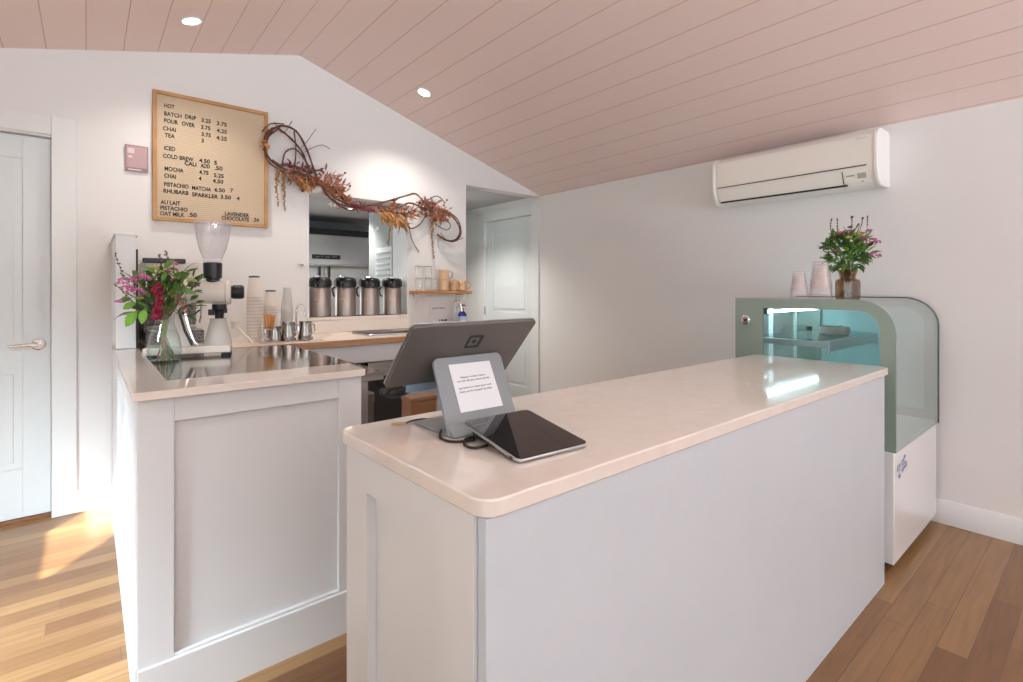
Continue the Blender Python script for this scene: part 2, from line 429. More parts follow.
def thing(name, label, cat, loc=(0, 0, 0), rotz=0.0, group=None):
    o = bpy.data.objects.new(name, None); C.objects.link(o)
    o.empty_display_size = 0.05
    o.location = loc; o.rotation_euler = (0, 0, rotz)
    o['label'] = label; o['category'] = cat
    if group: o['group'] = group
    return o
def tag(o, label, cat, group=None):
    o['label'] = label; o['category'] = cat
    if group: o['group'] = group
    return o
def struct(name, bm, m, parent=None, bevel=0.0):
    o = obj(name, bm, m, parent, bevel)
    if parent is None: o['kind'] = 'structure'
    return o
def dup(root, loc, rotz=None, label=None, group=None):
    r = root.copy(); C.objects.link(r); r.location = loc
    if rotz is not None: r.rotation_euler = (0, 0, rotz)
    if label: r['label'] = label
    if group: r['group'] = group
    for ch in list(root.children):
        c = ch.copy(); C.objects.link(c); c.parent = r
        for g in list(ch.children):
            d = g.copy(); C.objects.link(d); d.parent = c
    return r
def text(name, body, m, mtx, width=None, height=0.02, parent=None, depth=0.001, align='LEFT', label=None):
    """writing as a mesh part; mtx places the text plane (x right, y up)"""
    cu = bpy.data.curves.new(name, 'FONT'); cu.body = body; cu.size = 1.0; cu.extrude = 0; cu.offset = 0.018
    cu.resolution_u = 3
    t = bpy.data.objects.new(name, cu)
    C.objects.link(t)
    dg = bpy.context.evaluated_depsgraph_get()
    me = bpy.data.meshes.new_from_object(t.evaluated_get(dg))
    C.objects.unlink(t); bpy.data.objects.remove(t); bpy.data.curves.remove(cu)
    xs = [v.co.x for v in me.vertices]; ys = [v.co.y for v in me.vertices]
    x0, x1 = min(xs), max(xs); y0 = 0.0; cap = 0.69
    sy = height / cap; sx = width / (x1 - x0) if width else sy * 0.95
    off = {'LEFT': 0, 'CENTER': -(x1 - x0) * sx / 2}[align]
    bm = BM(); bm.from_mesh(me); bpy.data.meshes.remove(me)
    for v in bm.verts: v.co = Vector(((v.co.x - x0) * sx + off, v.co.y * sy, 0))
    if depth > 0:
        r = bmesh.ops.extrude_face_region(bm, geom=list(bm.faces))
        for e in r['geom']:
            if isinstance(e, bmesh.types.BMVert): e.co.z += depth
    bmesh.ops.transform(bm, matrix=mtx, verts=bm.verts)
    o = obj(name, bm, m, parent)
    if label: o['label'] = label
    return o
def wall_text_mtx(x, y, z):       # facing -Y
    return Matrix.Translation((x, y, z)) @ Matrix.Rotation(PI / 2, 4, 'X')

# ------------------------------------------------------------------ room shell
XL, XR, YF, YB = -1.6, 3.52, -5.0, 3.76
RX, RZ = 1.165, 2.92
def zr(x): return RZ - 0.31 * (x - RX) if x > RX else RZ - 0.268 * (RX - x)
bm = BM(); box(bm, XL, XR, YF, 7.2, -0.06, 0.0); struct('floor', bm, M['floor'])
bm = BM()
prism(bm, [(XL - 0.12, zr(XL - 0.12)), (RX, RZ), (XR + 0.12, zr(XR + 0.12)), (XR + 0.12, zr(XR + 0.12) + 0.1), (RX, RZ + 0.1), (XL - 0.12, zr(XL - 0.12) + 0.1)], 'y', YF - 0.12, YB + 0.06)
struct('ceiling', bm, M['ceiling'])
# gable wall with menu board, pass-through and hall opening; openings made of solid pieces
T = 0.12
PX0, PX1, PZ0, PZ1 = 1.217, 2.03, 1.045, 1.95      # pass-through
HX0, HZ = 2.606, 2.185                              # hall opening
DX0, DX1, DZ = -0.97, -0.15, 2.085                  # left door
bm = BM()
def gable_piece(x0, x1, z0, top=None):
    if top is not None:
        box(bm, x0, x1, YB, YB + T, z0, top)
    else:
        xs = [x0] + ([RX] if x0 < RX < x1 else []) + [x1]
        prism(bm, [(x0, z0), (x1, z0)] + [(x, zr(x) + 0.02) for x in reversed(xs)], 'y', YB, YB + T)
gable_piece(XL, DX0, 0); gable_piece(DX0, DX1, DZ); gable_piece(DX1, PX0, 0)
gable_piece(PX0, PX1, 0, PZ0); gable_piece(PX0, PX1, PZ1); gable_piece(PX1, HX0, 0); gable_piece(HX0, XR, HZ)
struct('wall_back', bm, M['wall'])
# right wall with the hall door opening further back
RY0, RY1, RZD = 3.885, 4.685, 2.02
bm = BM()
box(bm, XR, XR + T, YF, RY0, 0, 2.32); box(bm, XR, XR + T, RY0, RY1, RZD, 2.32); box(bm, XR, XR + T, RY1, 7.2, 0, 2.32)
struct('wall_right', bm, M['wall'])
# left wall: a tall sash window that throws the sun patch and a wide window behind the camera
WY0, WY1, WZ0, WZ1 = 0.99, 1.73, 0.85, 2.14
VY0, VY1, VZ0, VZ1 = -1.4, 0.2, 0.85, 2.05
bm = BM()
zt = zr(XL) + 0.02
box(bm, XL - T, XL, YF, VY0, 0, zt); box(bm, XL - T, XL, VY0, VY1, 0, VZ0); box(bm, XL - T, XL, VY0, VY1, VZ1, zt)
box(bm, XL - T, XL, VY1, WY0, 0, zt); box(bm, XL - T, XL, WY0, WY1, 0, WZ0); box(bm, XL - T, XL, WY0, WY1, WZ1, zt); box(bm, XL - T, XL, WY1, YB + T, 0, zt)
struct('wall_left', bm, M['wall'])
# front wall behind the camera: shopfront windows
FX0, FX1, FZ0, FZ1 = -0.8, 3.4, 0.5, 2.15
bm = BM()
xs = [XL, RX, XR]
prism(bm, [(XL, 0), (FX0, 0), (FX0, zr(FX0) + 0.02), (XL, zr(XL) + 0.02)], 'y', YF - T, YF)
box(bm, FX0, FX1, YF - T, YF, 0, FZ0)
prism(bm, [(FX0, FZ1), (FX1, FZ1), (FX1, zr(FX1) + 0.02), (RX, RZ + 0.02), (FX0, zr(FX0) + 0.02)], 'y', YF - T, YF)
prism(bm, [(FX1, 0), (XR, 0), (XR, zr(XR) + 0.02), (FX1, zr(FX1) + 0.02)], 'y', YF - T, YF)
struct('wall_front', bm, M['wall'])
def window(name, axis, fixed, a0, a1, z0, z1, vbars=0, hbars=()):
    """frame ring + bars (window_frame) and a pane, in a wall opening"""
    fr = BM(); w = 0.05
    def bb(p0, p1, q0, q1, d0=-0.08, d1=-0.03):
        if axis == 'x': box(fr, fixed + d0, fixed + d1, p0, p1, q0, q1)
        else: box(fr, p0, p1, fixed + d0, fixed + d1, q0, q1)
    bb(a0, a1, z0, z0 + w); bb(a0, a1, z1 - w, z1); bb(a0, a0 + w * 0.3, z0, z1); bb(a1 - w * 0.3, a1, z0, z1)
    for k in range(vbars):
        p = a0 + (a1 - a0) * (k + 1) / (vbars + 1); bb(p - 0.03, p + 0.03, z0, z1)
    for h, t in hbars: bb(a0, a1, h - t / 2, h + t / 2)
    o = struct(name, fr, M['trim'])
    g = BM()
    if axis == 'x': box(g, fixed - 0.058, fixed - 0.052, a0, a1, z0, z1)
    else: box(g, a0, a1, fixed - 0.058, fixed - 0.052, z0, z1)
    obj('pane', g, M['clear'], o)
window('window_1', 'x', XL, WY0, WY1, WZ0, WZ1, 0, ((1.60, 0.13),))
window('window_2', 'x', XL, VY0, VY1, VZ0, VZ1, 1)
window('window_3', 'y', YF, FX0, FX1, FZ0, FZ1, 3)
bm = BM(); box(bm, -2.95, XL - T, -2.6, 0.5, 2.12, 2.20); struct('sun_block_slab', bm, M['trim'])   # unseen slab added to keep the sun out of the wide left window
bm = BM(); box(bm, -14, 10, -14, 12, -0.2, -0.1); struct('ground', bm, M['outside'])

# kitchen beyond the pass-through and the hall
bm = BM()
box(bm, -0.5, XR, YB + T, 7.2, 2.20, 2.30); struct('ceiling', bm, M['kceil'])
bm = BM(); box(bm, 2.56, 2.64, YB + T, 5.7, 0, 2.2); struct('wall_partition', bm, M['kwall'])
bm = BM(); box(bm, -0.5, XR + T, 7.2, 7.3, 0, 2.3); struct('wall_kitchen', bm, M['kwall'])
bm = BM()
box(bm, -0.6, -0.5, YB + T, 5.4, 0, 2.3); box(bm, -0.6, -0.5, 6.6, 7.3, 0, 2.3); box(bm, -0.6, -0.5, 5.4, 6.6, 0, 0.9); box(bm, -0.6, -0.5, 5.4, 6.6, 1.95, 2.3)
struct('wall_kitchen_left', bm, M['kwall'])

# baseboards and casings
bm = BM()
prism(bm, [(XR, 0), (XR - 0.016, 0), (XR - 0.016, 0.11), (XR - 0.008, 0.125), (XR, 0.125)], 'y', YF, 3.775)
struct('baseboard_right', bm, M['trim'])
bm = BM()
prism(bm, [(YB, 0), (YB - 0.016, 0), (YB - 0.016, 0.11), (YB - 0.008, 0.122), (YB, 0.122)], 'x', -0.048, 0.105)
struct('baseboard_back', bm, M['trim'])
bm = BM()
box(bm, DX1, DX1 + 0.105, YB - 0.018, YB, 0, 2.20); box(bm, DX0 - 0.105, DX0, YB - 0.018, YB, 0, 2.20); box(bm, DX0, DX1, YB - 0.018, YB, DZ + 0.01, 2.20)
struct('trim_1', bm, M['trim'], bevel=0.002)
bm = BM()
box(bm, XR - 0.018, XR, RY0 - 0.11, RY0, 0, 2.125); box(bm, XR - 0.018, XR, RY1, RY1 + 0.11, 0, 2.125); box(bm, XR - 0.018, XR, RY0, RY1, RZD, 2.125)
struct('trim_2', bm, M['trim'], bevel=0.002)
bm = BM()   # slim jamb boards lining the pass-through
box(bm, PX1 - 0.012, PX1, YB - 0.006, YB + T, PZ0, PZ1); box(bm, PX0, PX0 + 0.012, YB - 0.006, YB + T, PZ0, PZ1)
struct('trim_3', bm, M['trim'])
bm = BM()
box(bm, PX0 - 0.0, PX1 + 0.0, YB - 0.012, YB + T + 0.01, PZ0 - 0.022, PZ0); struct('trim_4', bm, M['sill'])

def panel_door(name, axis, fixed, a0, a1, z0, z1, face, panels, m):
    """raised slab with two recessed panels; face = -1 room side towards smaller coordinate"""
    slab = BM()
    def bb(bmx, p0, p1, q0, q1, d0, d1):
        lo, hi = sorted((fixed + face * d0, fixed + face * d1))
        if axis == 'x': box(bmx, lo, hi, p0, p1, q0, q1)
        else: box(bmx, p0, p1, lo, hi, q0, q1)
    bb(slab, a0, a1, z0, z1, -0.035, -0.008)
    # stiles and rails stand proud of the recessed field
    s = panels[0][0]; e = panels[0][1]
    bb(slab, a0, s, z0, z1, -0.008, 0.0); bb(slab, e, a1, z0, z1, -0.008, 0.0)
    zs = sorted([(p[2], p[3]) for p in panels]); last = z0
    for q0, q1 in zs: bb(slab, s, e, last, q0, -0.008, 0.0); last = q1
    bb(slab, s, e, last, z1, -0.008, 0.0)
    o = struct(name, slab, m, bevel=0.002)
    for (s, e, q0, q1) in panels:
        f = BM(); bb(f, s + 0.035, e - 0.035, q0 + 0.035, q1 - 0.035, -0.008, -0.003)
        obj('door_panel', f, m, o, bevel=0.0025)
    return o
d1 = panel_door('door_1', 'y', YB + 0.03, DX0 + 0.004, DX1 - 0.004, 0.022, DZ - 0.006, -1, [(DX0 + 0.115, -0.267, 0.285, 0.83), (DX0 + 0.115, -0.267, 0.93, 1.955)], M['door'])
bm = BM()
box(bm, DX0, DX1, YB, YB + T, 0.0, 0.02); obj('door_sill', bm, M['boxwood'], d1)
h = BM()
lathe(h, [(0.031, 0), (0.031, 0.006), (0.026, 0.010)], mtx=Matrix.Translation((-0.205, YB + 0.03, 0.95)) @ Matrix.Rotation(PI / 2, 4, 'X'))
tube(h, [(-0.205, YB + 0.022, 0.95), (-0.205, YB - 0.02, 0.95)], 0.011, 12)
tube(h, smooth([(-0.205, YB - 0.02, 0.95), (-0.25, YB - 0.026, 0.952), (-0.32, YB - 0.02, 0.947)]), [0.011] * 7 + [0.009] * 6, 10)
obj('door_handle', h, M['chrome'], d1)
d2 = panel_door('door_2', 'x', XR + 0.02, RY0 + 0.004, RY1 - 0.004, 0.01, RZD - 0.006, -1, [(3.995, 4.57, 0.22, 0.90), (3.995, 4.57, 1.0, 1.895)], M['door'])
for z in (0.25, 1.01, 1.76):
    hb = BM(); tube(hb, [(XR - 0.012, RY1 + 0.002, z - 0.045), (XR - 0.012, RY1 + 0.002, z + 0.045)], 0.008, 8)
    obj('hinge', hb, M['steel'], d2)

# ------------------------------------------------------------------ ceiling lights
def can(x, y, label, roomz=None, energy=44, group='recessed ceiling lights'):
    z = zr(x) if roomz is None else roomz
    t = thing('recessed_light', label, 'ceiling light', (x, y, z), 0, group)
    tilt = 0 if roomz is not None else (-math.atan(0.31) * -1 if x > RX else -math.atan(0.268))
    mt = Matrix.Rotation(tilt, 4, 'Y')
    a = BM(); lathe(a, [(0.043, -0.001), (0.056, -0.001), (0.058, -0.007), (0.050, -0.011), (0.043, -0.008)], mtx=mt, cap=False)
    obj('trim_ring', a, M['trim'], t, local=True)
    b = BM(); lathe(b, [(0.0, -0.007), (0.044, -0.007), (0.044, -0.004), (0.0, -0.004)][1:3], mtx=mt)
    obj('lamp_lens', b, M['lamp'], t, local=True)
    l = bpy.data.lights.new('downlight', 'SPOT'); l.energy = energy; l.color = (1.0, 0.93, 0.85); l.spot_size = R(125); l.spot_blend = 0.8; l.shadow_soft_size = 0.05
    lo = bpy.data.objects.new('downlight', l); C.objects.link(lo); lo.location = (0, 0, -0.03); lo.parent = t
    return t
can(0.437, 3.263, 'small round recessed ceiling light above the menu board', None, 26)
can(1.893, 3.266, 'small round recessed ceiling light above the dried garland')
for x, y in ((0.437, 0.9), (1.893, 0.9), (0.437, -1.5), (1.893, -1.5), (0.437, -3.8), (1.893, -3.8)):
    can(x, y, 'small round recessed ceiling light behind the viewpoint, out of the photo', None, 14, 'recessed ceiling lights behind the viewpoint')
can(2.35, 5.8, 'round ceiling light glowing inside the kitchen', 2.2, 60)
can(1.45, 4.45, 'ceiling light just inside the top left of the pass-through', 2.2, 38)
can(2.80, 4.30, 'ceiling light added out of sight to brighten the hall', 2.2, 74)  # lamp added to brighten the hall and its door

# ------------------------------------------------------------------ front counter
ZC = 0.915
fc = thing('service_counter', 'long white-panelled front counter with cream stone top, a tablet on its near end', 'counter', (1.55, 0.92, 0))
b = BM(); box(b, 0.50, 2.598, 0.666, 1.19, 0.0, ZC - 0.03); obj('body', b, M['cab'], fc)
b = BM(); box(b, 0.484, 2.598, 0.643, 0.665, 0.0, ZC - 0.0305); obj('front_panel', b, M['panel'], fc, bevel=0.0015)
b = BM()
x0, x1 = 0.478, 0.4995
box(b, x0, x1, 0.668, 0.779, 0, ZC - 0.0305); box(b, x0, x1, 1.075, 1.19, 0, ZC - 0.0305)
box(b, x0, x1, 0.779, 1.075, 0.797, ZC - 0.0305); box(b, x0, x1, 0.779, 1.075, 0, 0.13)
obj('end_frame', b, M['cab'], fc)
b = BM(); prism(b, [(x + ((1.0 - (y - 0.634) / 0.575) * 0.014 if x < 1 else 0), y) for x, y in rrect(0.462, 2.655, 0.636, 1.209, 0.038, 8)], 'z', ZC - 0.03, ZC); obj('countertop', b, M['quartz'], fc, bevel=0.003)
b = BM(); box(b, 0.66, 1.3, 1.19, 1.44, 0.775, 0.79); box(b, 0.66, 0.68, 1.19, 1.42, 0.60, 0.775); box(b, 1.28, 1.30, 1.19, 1.42, 0.60, 0.775)
obj('rear_shelf', b, M['cab'], fc)

# ------------------------------------------------------------------ left half-wall counter
ZL = 0.955
lc = thing('half_wall_counter', 'white panelled half wall with narrow stone cap, standing by the left door', 'counter', (0.45, 1.84, 0))
b = BM()
box(b, 0.125, 0.785, 1.83, 1.862, 0, ZL - 0.026)      # back board of the front
box(b, 0.11, 0.20, 1.815, 1.83, 0, ZL - 0.026); box(b, 0.70, 0.785, 1.815, 1.83, 0, ZL - 0.026)
box(b, 0.20, 0.70, 1.815, 1.83, 0.855, ZL - 0.026)
obj('front_panel', b, M['cab'], lc, bevel=0.0015)
b = BM()
box(b, 0.20, 0.70, 1.8155, 1.83, 0.15, 0.159); box(b, 0.11, 0.785, 1.805, 1.83, 0.0, 0.15); box(b, 0.105, 0.125, 1.83, 3.74, 0, 0.15)
obj('base_rail', b, M['cab'], lc, bevel=0.0015)
b = BM()
box(b, 0.125, 0.15, 1.862, 3.74, 0, ZL - 0.026)
for y0, y1 in ((1.83, 1.93), (2.45, 2.55), (3.05, 3.74)): box(b, 0.11, 0.125, y0, y1, 0.15, ZL - 0.026)
box(b, 0.11, 0.125, 1.93, 2.45, 0.84, ZL - 0.026); box(b, 0.11, 0.125, 2.55, 3.05, 0.84, ZL - 0.026)
obj('side_panel', b, M['cab'], lc, bevel=0.0015)
b = BM()
prism(b, [(0.098, 1.79), (0.788, 1.79), (0.793, 1.796), (0.806, 1.976), (0.199, 1.976), (0.199, 3.15), (0.098, 3.15)], 'z', ZL - 0.025, ZL)
obj('countertop', b, M['quartz'], lc, bevel=0.002)
b = BM(); box(b, 0.107, 0.187, 3.15, 3.755, ZL - 0.03 + 0.031, 1.515); obj('side_screen', b, M['trim'], lc, bevel=0.002)
b = BM(); box(b, 0.100, 0.194, 3.143, 3.757, 1.515, 1.53); obj('screen_cap', b, M['trim'], lc, bevel=0.002)
b = BM(); box(b, 0.1871, 0.195, 3.15, 3.18, ZL, 1.45); obj('gasket_strip', b, M['black_matt'], lc)

# steel under-counter fridge behind it
uf = thing('undercounter_fridge', 'stainless undercounter fridge with mirror-like steel top behind the left half wall', 'fridge', (0.55, 2.5, 0))
b = BM(); box(b, 0.16, 0.90, 1.864, 3.115, 0.893, 0.9275); obj('worktop', b, M['steel_dark'], uf, bevel=0.003)
b = BM(); box(b, 0.17, 0.84, 1.88, 3.10, 0.10, 0.892); obj('body', b, M['steel'], uf)
for y0, y1 in ((1.90, 2.48), (2.50, 3.08)):
    b = BM(); box(b, 0.8405, 0.875, y0, y1, 0.14, 0.835); dr = obj('door', b, M['door_dark'], uf, bevel=0.003)
    b = BM(); box(b, 0.876, 0.884, y0 + 0.02, y1 - 0.02, 0.80, 0.835); obj('handle', b, M['chrome'], dr)
for x in (0.22, 0.80):
    for y in (1.93, 3.05):
        b = BM(); lathe(b, [(0.02, 0), (0.02, 0.03), (0.014, 0.03), (0.014, 0.10)], x, y, 12); obj('foot', b, M['black'], uf)

# ------------------------------------------------------------------ back worktop along the menu wall
ZW = 0.93
bc = thing('back_worktop', 'long back worktop with brown wood front edge below the pass-through', 'worktop', (1.4, 3.45, 0))
b = BM(); box(b, 0.20, 2.60, 3.145, 3.758, ZW - 0.04, ZW); obj('top', b, M['wtop'], bc, bevel=0.002)
b = BM(); box(b, 0.20, 2.60, 3.125, 3.1445, ZW - 0.04, ZW); obj('wood_edge', b, M['edgewood'], bc, bevel=0.002)
b = BM(); box(b, 0.95, 2.60, 3.15, 3.18, 0.775, ZW - 0.041); obj('apron', b, M['cab'], bc, bevel=0.001)
for x in (0.95, 1.72, 2.56):
    b = BM(); box(b, x, x + 0.04, 3.16, 3.755, 0, 0.775); obj('side_panel', b, M['cab'], bc)
b = BM(); box(b, 1.22, 2.03, 3.735, 3.757, ZW + 0.0005, 1.02); obj('backsplash', b, M['sill'], bc, bevel=0.001)
mf = thing('bar_fridge', 'black fronted bar fridge under the back worktop', 'fridge', (1.2, 3.5, 0))
b = BM(); box(b, 1.0, 1.42, 3.24, 3.72, 0.02, 0.76); obj('body', b, M['black_matt'], mf)
b = BM(); box(b, 1.0, 1.42, 3.21, 3.239, 0.05, 0.76); dd = obj('door', b, M['black'], mf, bevel=0.003)
b = BM(); box(b, 1.04, 1.38, 3.195, 3.2095, 0.70, 0.715); obj('handle', b, M['steel'], dd)
im = thing('ice_maker', 'stainless steel ice maker under the back worktop, right of the black bar fridge', 'ice maker', (1.57, 3.5, 0))
b = BM(); box(b, 1.44, 1.70, 3.22, 3.72, 0.02, 0.76); obj('body', b, M['steel'], im, bevel=0.004)
b = BM(); box(b, 1.44, 1.70, 3.205, 3.2195, 0.03, 0.66); dd = obj('door', b, M['black_matt'], im, bevel=0.003)
b = BM(); box(b, 1.50, 1.64, 3.195, 3.2045, 0.60, 0.62); obj('handle', b, M['black'], dd)

# ------------------------------------------------------------------ display case
dc = thing('display_case', 'glass pastry display case with curved front, at the right end of the counter', 'display case', (3.1, 0.98, 0))
CX0, CX1 = 2.70, 3.495
b = BM(); box(b, CX0, CX1, 0.634, 1.34, 0.045, 0.535); base = obj('base', b, M['case_white'], dc, bevel=0.004)
b = BM(); box(b, CX0 + 0.04, CX1 - 0.04, 0.68, 1.30, 0.0, 0.045); obj('plinth', b, M['black_matt'], dc)
def prof(y0, y1, z0, z1, r, n=10):
    """side outline (y,z): back bottom, back top, arc at front top, front bottom"""
    p = [(y1, z0), (y1, z1)]
    for k in range(n + 1):
        a = PI / 2 + k * PI / 2 / n
        p.append((y0 + r + r * math.cos(a), z1 - r + r * math.sin(a)))
    p.append((y0, z0)); return p
out = prof(0.627, 1.34, 0.5355, 1.203, 0.148)
inn = prof(0.685, 1.194, 0.60, 1.153, 0.092)
for x, nm in ((CX0, 'near'), (CX1 - 0.008, 'far')):
    b = BM(); ringwall(b, out, inn, 'x', x, x + 0.008)
    g = obj('side_panel', b, M['case_border'], dc)
    b = BM(); prism(b, [(p[0], p[1]) for p in inn], 'x', x + 0.002, x + 0.006); obj('pane', b, M['case_glass'], g)
b = BM(); tube(b, [(CX1 + 0.001, y, z) for y, z in out[1:]], 0.0045, 6); obj('edge_trim', b, M['case_edge'], dc)
b = BM()   # curved front glass wrapping from the top down to the base
o1 = [(p[0] + 0.0, p[1]) for p in out[1:]]
o2 = prof(0.632, 1.34, 0.5355, 1.198, 0.143)[1:]
prism(b, o1 + o2[::-1], 'x', CX0 + 0.0085, CX1 - 0.0085)
b.faces.ensure_lookup_table()
obj('curved_front_glass', b, M['case_front'], dc, ang=20)
b = BM(); box(b, CX0 + 0.01, CX1 - 0.01, 0.64, 1.33, 0.536, 0.55); obj('deck', b, M['case_in'], dc)
b = BM()
for x0, x1 in ((CX0 + 0.012, 3.09), (3.10, CX1 - 0.012)):
    y = 1.315 if x0 < 3 else 1.327
    box(b, x0, x0 + 0.035, y, y + 0.01, 0.55, 1.19); box(b, x1 - 0.035, x1, y, y + 0.01, 0.55, 1.19)
    box(b, x0, x1, y, y + 0.01, 1.14, 1.19); box(b, x0, x1, y, y + 0.01, 0.55, 0.59)
sd_ = obj('sliding_door_frame', b, M['case_in'], dc)
b = BM(); box(b, CX0 + 0.05, 3.06, 1.318, 1.322, 0.59, 1.14); box(b, 3.13, CX1 - 0.05, 1.33, 1.334, 0.59, 1.14); obj('pane', b, M['case_glass'], sd_)
b = BM(); tube(b, [(2.735, 1.20, 1.132), (3.45, 1.20, 1.132)], 0.0075, 8); obj('light_tube', b, M['led'], dc, label=None) if False else obj('light_tube', b, M['led'], dc)
b = BM(); box(b, 2.715, 2.735, 1.185, 1.215, 1.12, 1.16); obj('tube_socket', b, M['black'], dc)
b = BM(); box(b, 2.735, 3.455, 0.91, 1.235, 1.0, 1.006); obj('glass_shelf', b, M['case_glass'], dc)
for x in (2.728, 3.462):
    b = BM(); box(b, x - 0.006, x + 0.006, 0.90, 1.245, 0.968, 0.998); box(b, x - 0.006, x + 0.006, 0.893, 0.91, 0.935, 0.998); br_ = obj('shelf_bracket', b, M['alu'], dc, bevel=0.002)
    b = BM(); box(b, x - 0.012, x + 0.012, 1.235, 1.26, 0.93, 1.02); obj('bracket_clip', b, M['black'], br_)
b = BM(); prism(b, [(0.893, 0.955), (0.905, 0.945), (0.91, 0.998), (0.893, 1.0)], 'x', 2.735, 3.455); obj('shelf_front_trim', b, M['alu'], dc)
b = BM(); mt = Matrix.Translation((CX0 - 0.001, 1.282, 1.087)) @ Matrix.Rotation(-PI / 2, 4, 'Y')
lathe(b, [(0.024, 0), (0.024, 0.006), (0.018, 0.010), (0.017, 0.010), (0.013, 0.006)], mtx=mt); kb = obj('lock_bolt', b, M['chrome'], dc)
b = BM(); lathe(b, [(0.008, 0.006), (0.008, 0.011)], mtx=mt, seg=12); obj('key_slot', b, M['black'], kb)
# small blue floral emblem on the white base
b = BM()
for k, (dx, dz, r) in enumerate(((0, 0.02, 0.018), (0.03, 0.032, 0.016), (0.05, 0.012, 0.017), (0.028, 0.0, 0.014), (0.005, -0.018, 0.012), (0.042, 0.052, 0.010))):
    for q in range(5):
        a = q * 2 * PI / 5 + k
        lathe(b, [(r * 0.42, 0), (r * 0.42, 0.0012)], seg=10, mtx=Matrix.Translation((2.775 + dx * 2.2 + r * 1.2 * math.cos(a), 0.6335, 0.435 + dz + r * 0.6 * math.sin(a))) @ Matrix.Rotation(PI / 2, 4, 'X'))
em = mat('blue_grey_emblem', (0.27, 0.33, 0.50), 0.5, var=0.4, scale=80)
obj('emblem', b, em, base)
# bowls on the glass shelf
bw = thing('serving_bowl', 'shallow stoneware bowl on the glass shelf inside the display case', 'bowl', (3.12, 1.0, 1.006))
b = BM(); lathe(b, [(0.045, 0), (0.07, 0.004), (0.075, 0.022), (0.07, 0.042), (0.066, 0.042), (0.07, 0.022), (0.06, 0.008), (0.001, 0.006)], seg=28); obj('bowl_body', b, mat('stone_bowl', (0.27, 0.24, 0.20), 0.5, var=0.2, scale=30), bw, local=True)
b = BM(); tube(b, smooth([(0.07, 0, 0.035), (0.105, 0, 0.038), (0.115, 0, 0.028), (0.10, 0, 0.018), (0.074, 0, 0.02)]), 0.006, 8); obj('handle', b, M['steel'], bw, local=True)

# ------------------------------------------------------------------ wall air conditioner
ac = thing('air_conditioner', 'white wall-mounted split air conditioner under the pink ceiling', 'air conditioner', (3.41, 1.315, 1.83))
pf = [(3.5195, 1.835), (3.5195, 2.125), (3.49, 2.14), (3.36, 2.138), (3.325, 2.125), (3.307, 2.10), (3.300, 2.06), (3.298, 1.94), (3.302, 1.905), (3.325, 1.86), (3.355, 1.835), (3.40, 1.828)]
b = BM(); prism(b, pf, 'y', 0.87, 1.775); obj('casing', b, M['ac'], ac, bevel=0.002)
pe = [(3.5195, 1.83), (3.5195, 2.13), (3.49, 2.145), (3.355, 2.142), (3.318, 2.128), (3.300, 2.10), (3.293, 2.06), (3.291, 1.94), (3.296, 1.902), (3.32, 1.855), (3.352, 1.83), (3.40, 1.824)]
for y0, y1 in ((0.845, 0.8695), (1.7755, 1.80)):
    b = BM(); prism(b, pe, 'y', y0, y1); obj('end_cap', b, M['ac_end'], ac, bevel=0.006)
b = BM(); prism(b, [(3.2965, 1.95), (3.294, 2.06), (3.301, 2.10), (3.3075, 2.10), (3.3005, 2.06), (3.2985, 1.95)], 'y', 0.885, 1.765); obj('front_cover', b, M['ac'], ac)
b = BM(); box(b, 3.2935, 3.2985, 0.90, 1.76, 1.934, 1.939); obj('seam', b, M['dark_slot'], ac)
mt = Matrix.Translation((3.313, 0, 1.882)) @ Matrix.Rotation(R(-27), 4, 'Y')
b = BM(); box(b, -0.005, 0.002, 1.02, 1.755, -0.038, 0.042, mt); fl_ = obj('louvre_flap', b, M['ac'], ac, bevel=0.002)
b = BM(); box(b, -0.0052, 0.001, 1.0, 1.755, -0.049, -0.0395, mt); box(b, -0.0045, 0.0, 1.015, 1.0180, -0.04, 0.04, mt); obj('outlet_slot', b, M['dark_slot'], ac)
b = BM(); box(b, -0.004, 0.001, 0.905, 0.945, -0.012, 0.018, mt); obj('sensor_window', b, mat('grey_sensor', (0.45, 0.43, 0.41), 0.4), ac)
b = BM(); box(b, -0.004, 0.001, 0.96, 1.0, 0.006, 0.012, mt); gp_ = mat('grey_print', (0.35, 0.34, 0.33), 0.6); obj('marking', b, gp_, ac)
b = BM(); box(b, -0.004, 0.001, 0.92, 0.93, -0.034, -0.028, mt); obj('indicator', b, gp_, ac)
b = BM(); box(b, 3.289, 3.297, 0.885, 0.945, 2.085, 2.092); obj('sticker', b, M['paper'], ac)

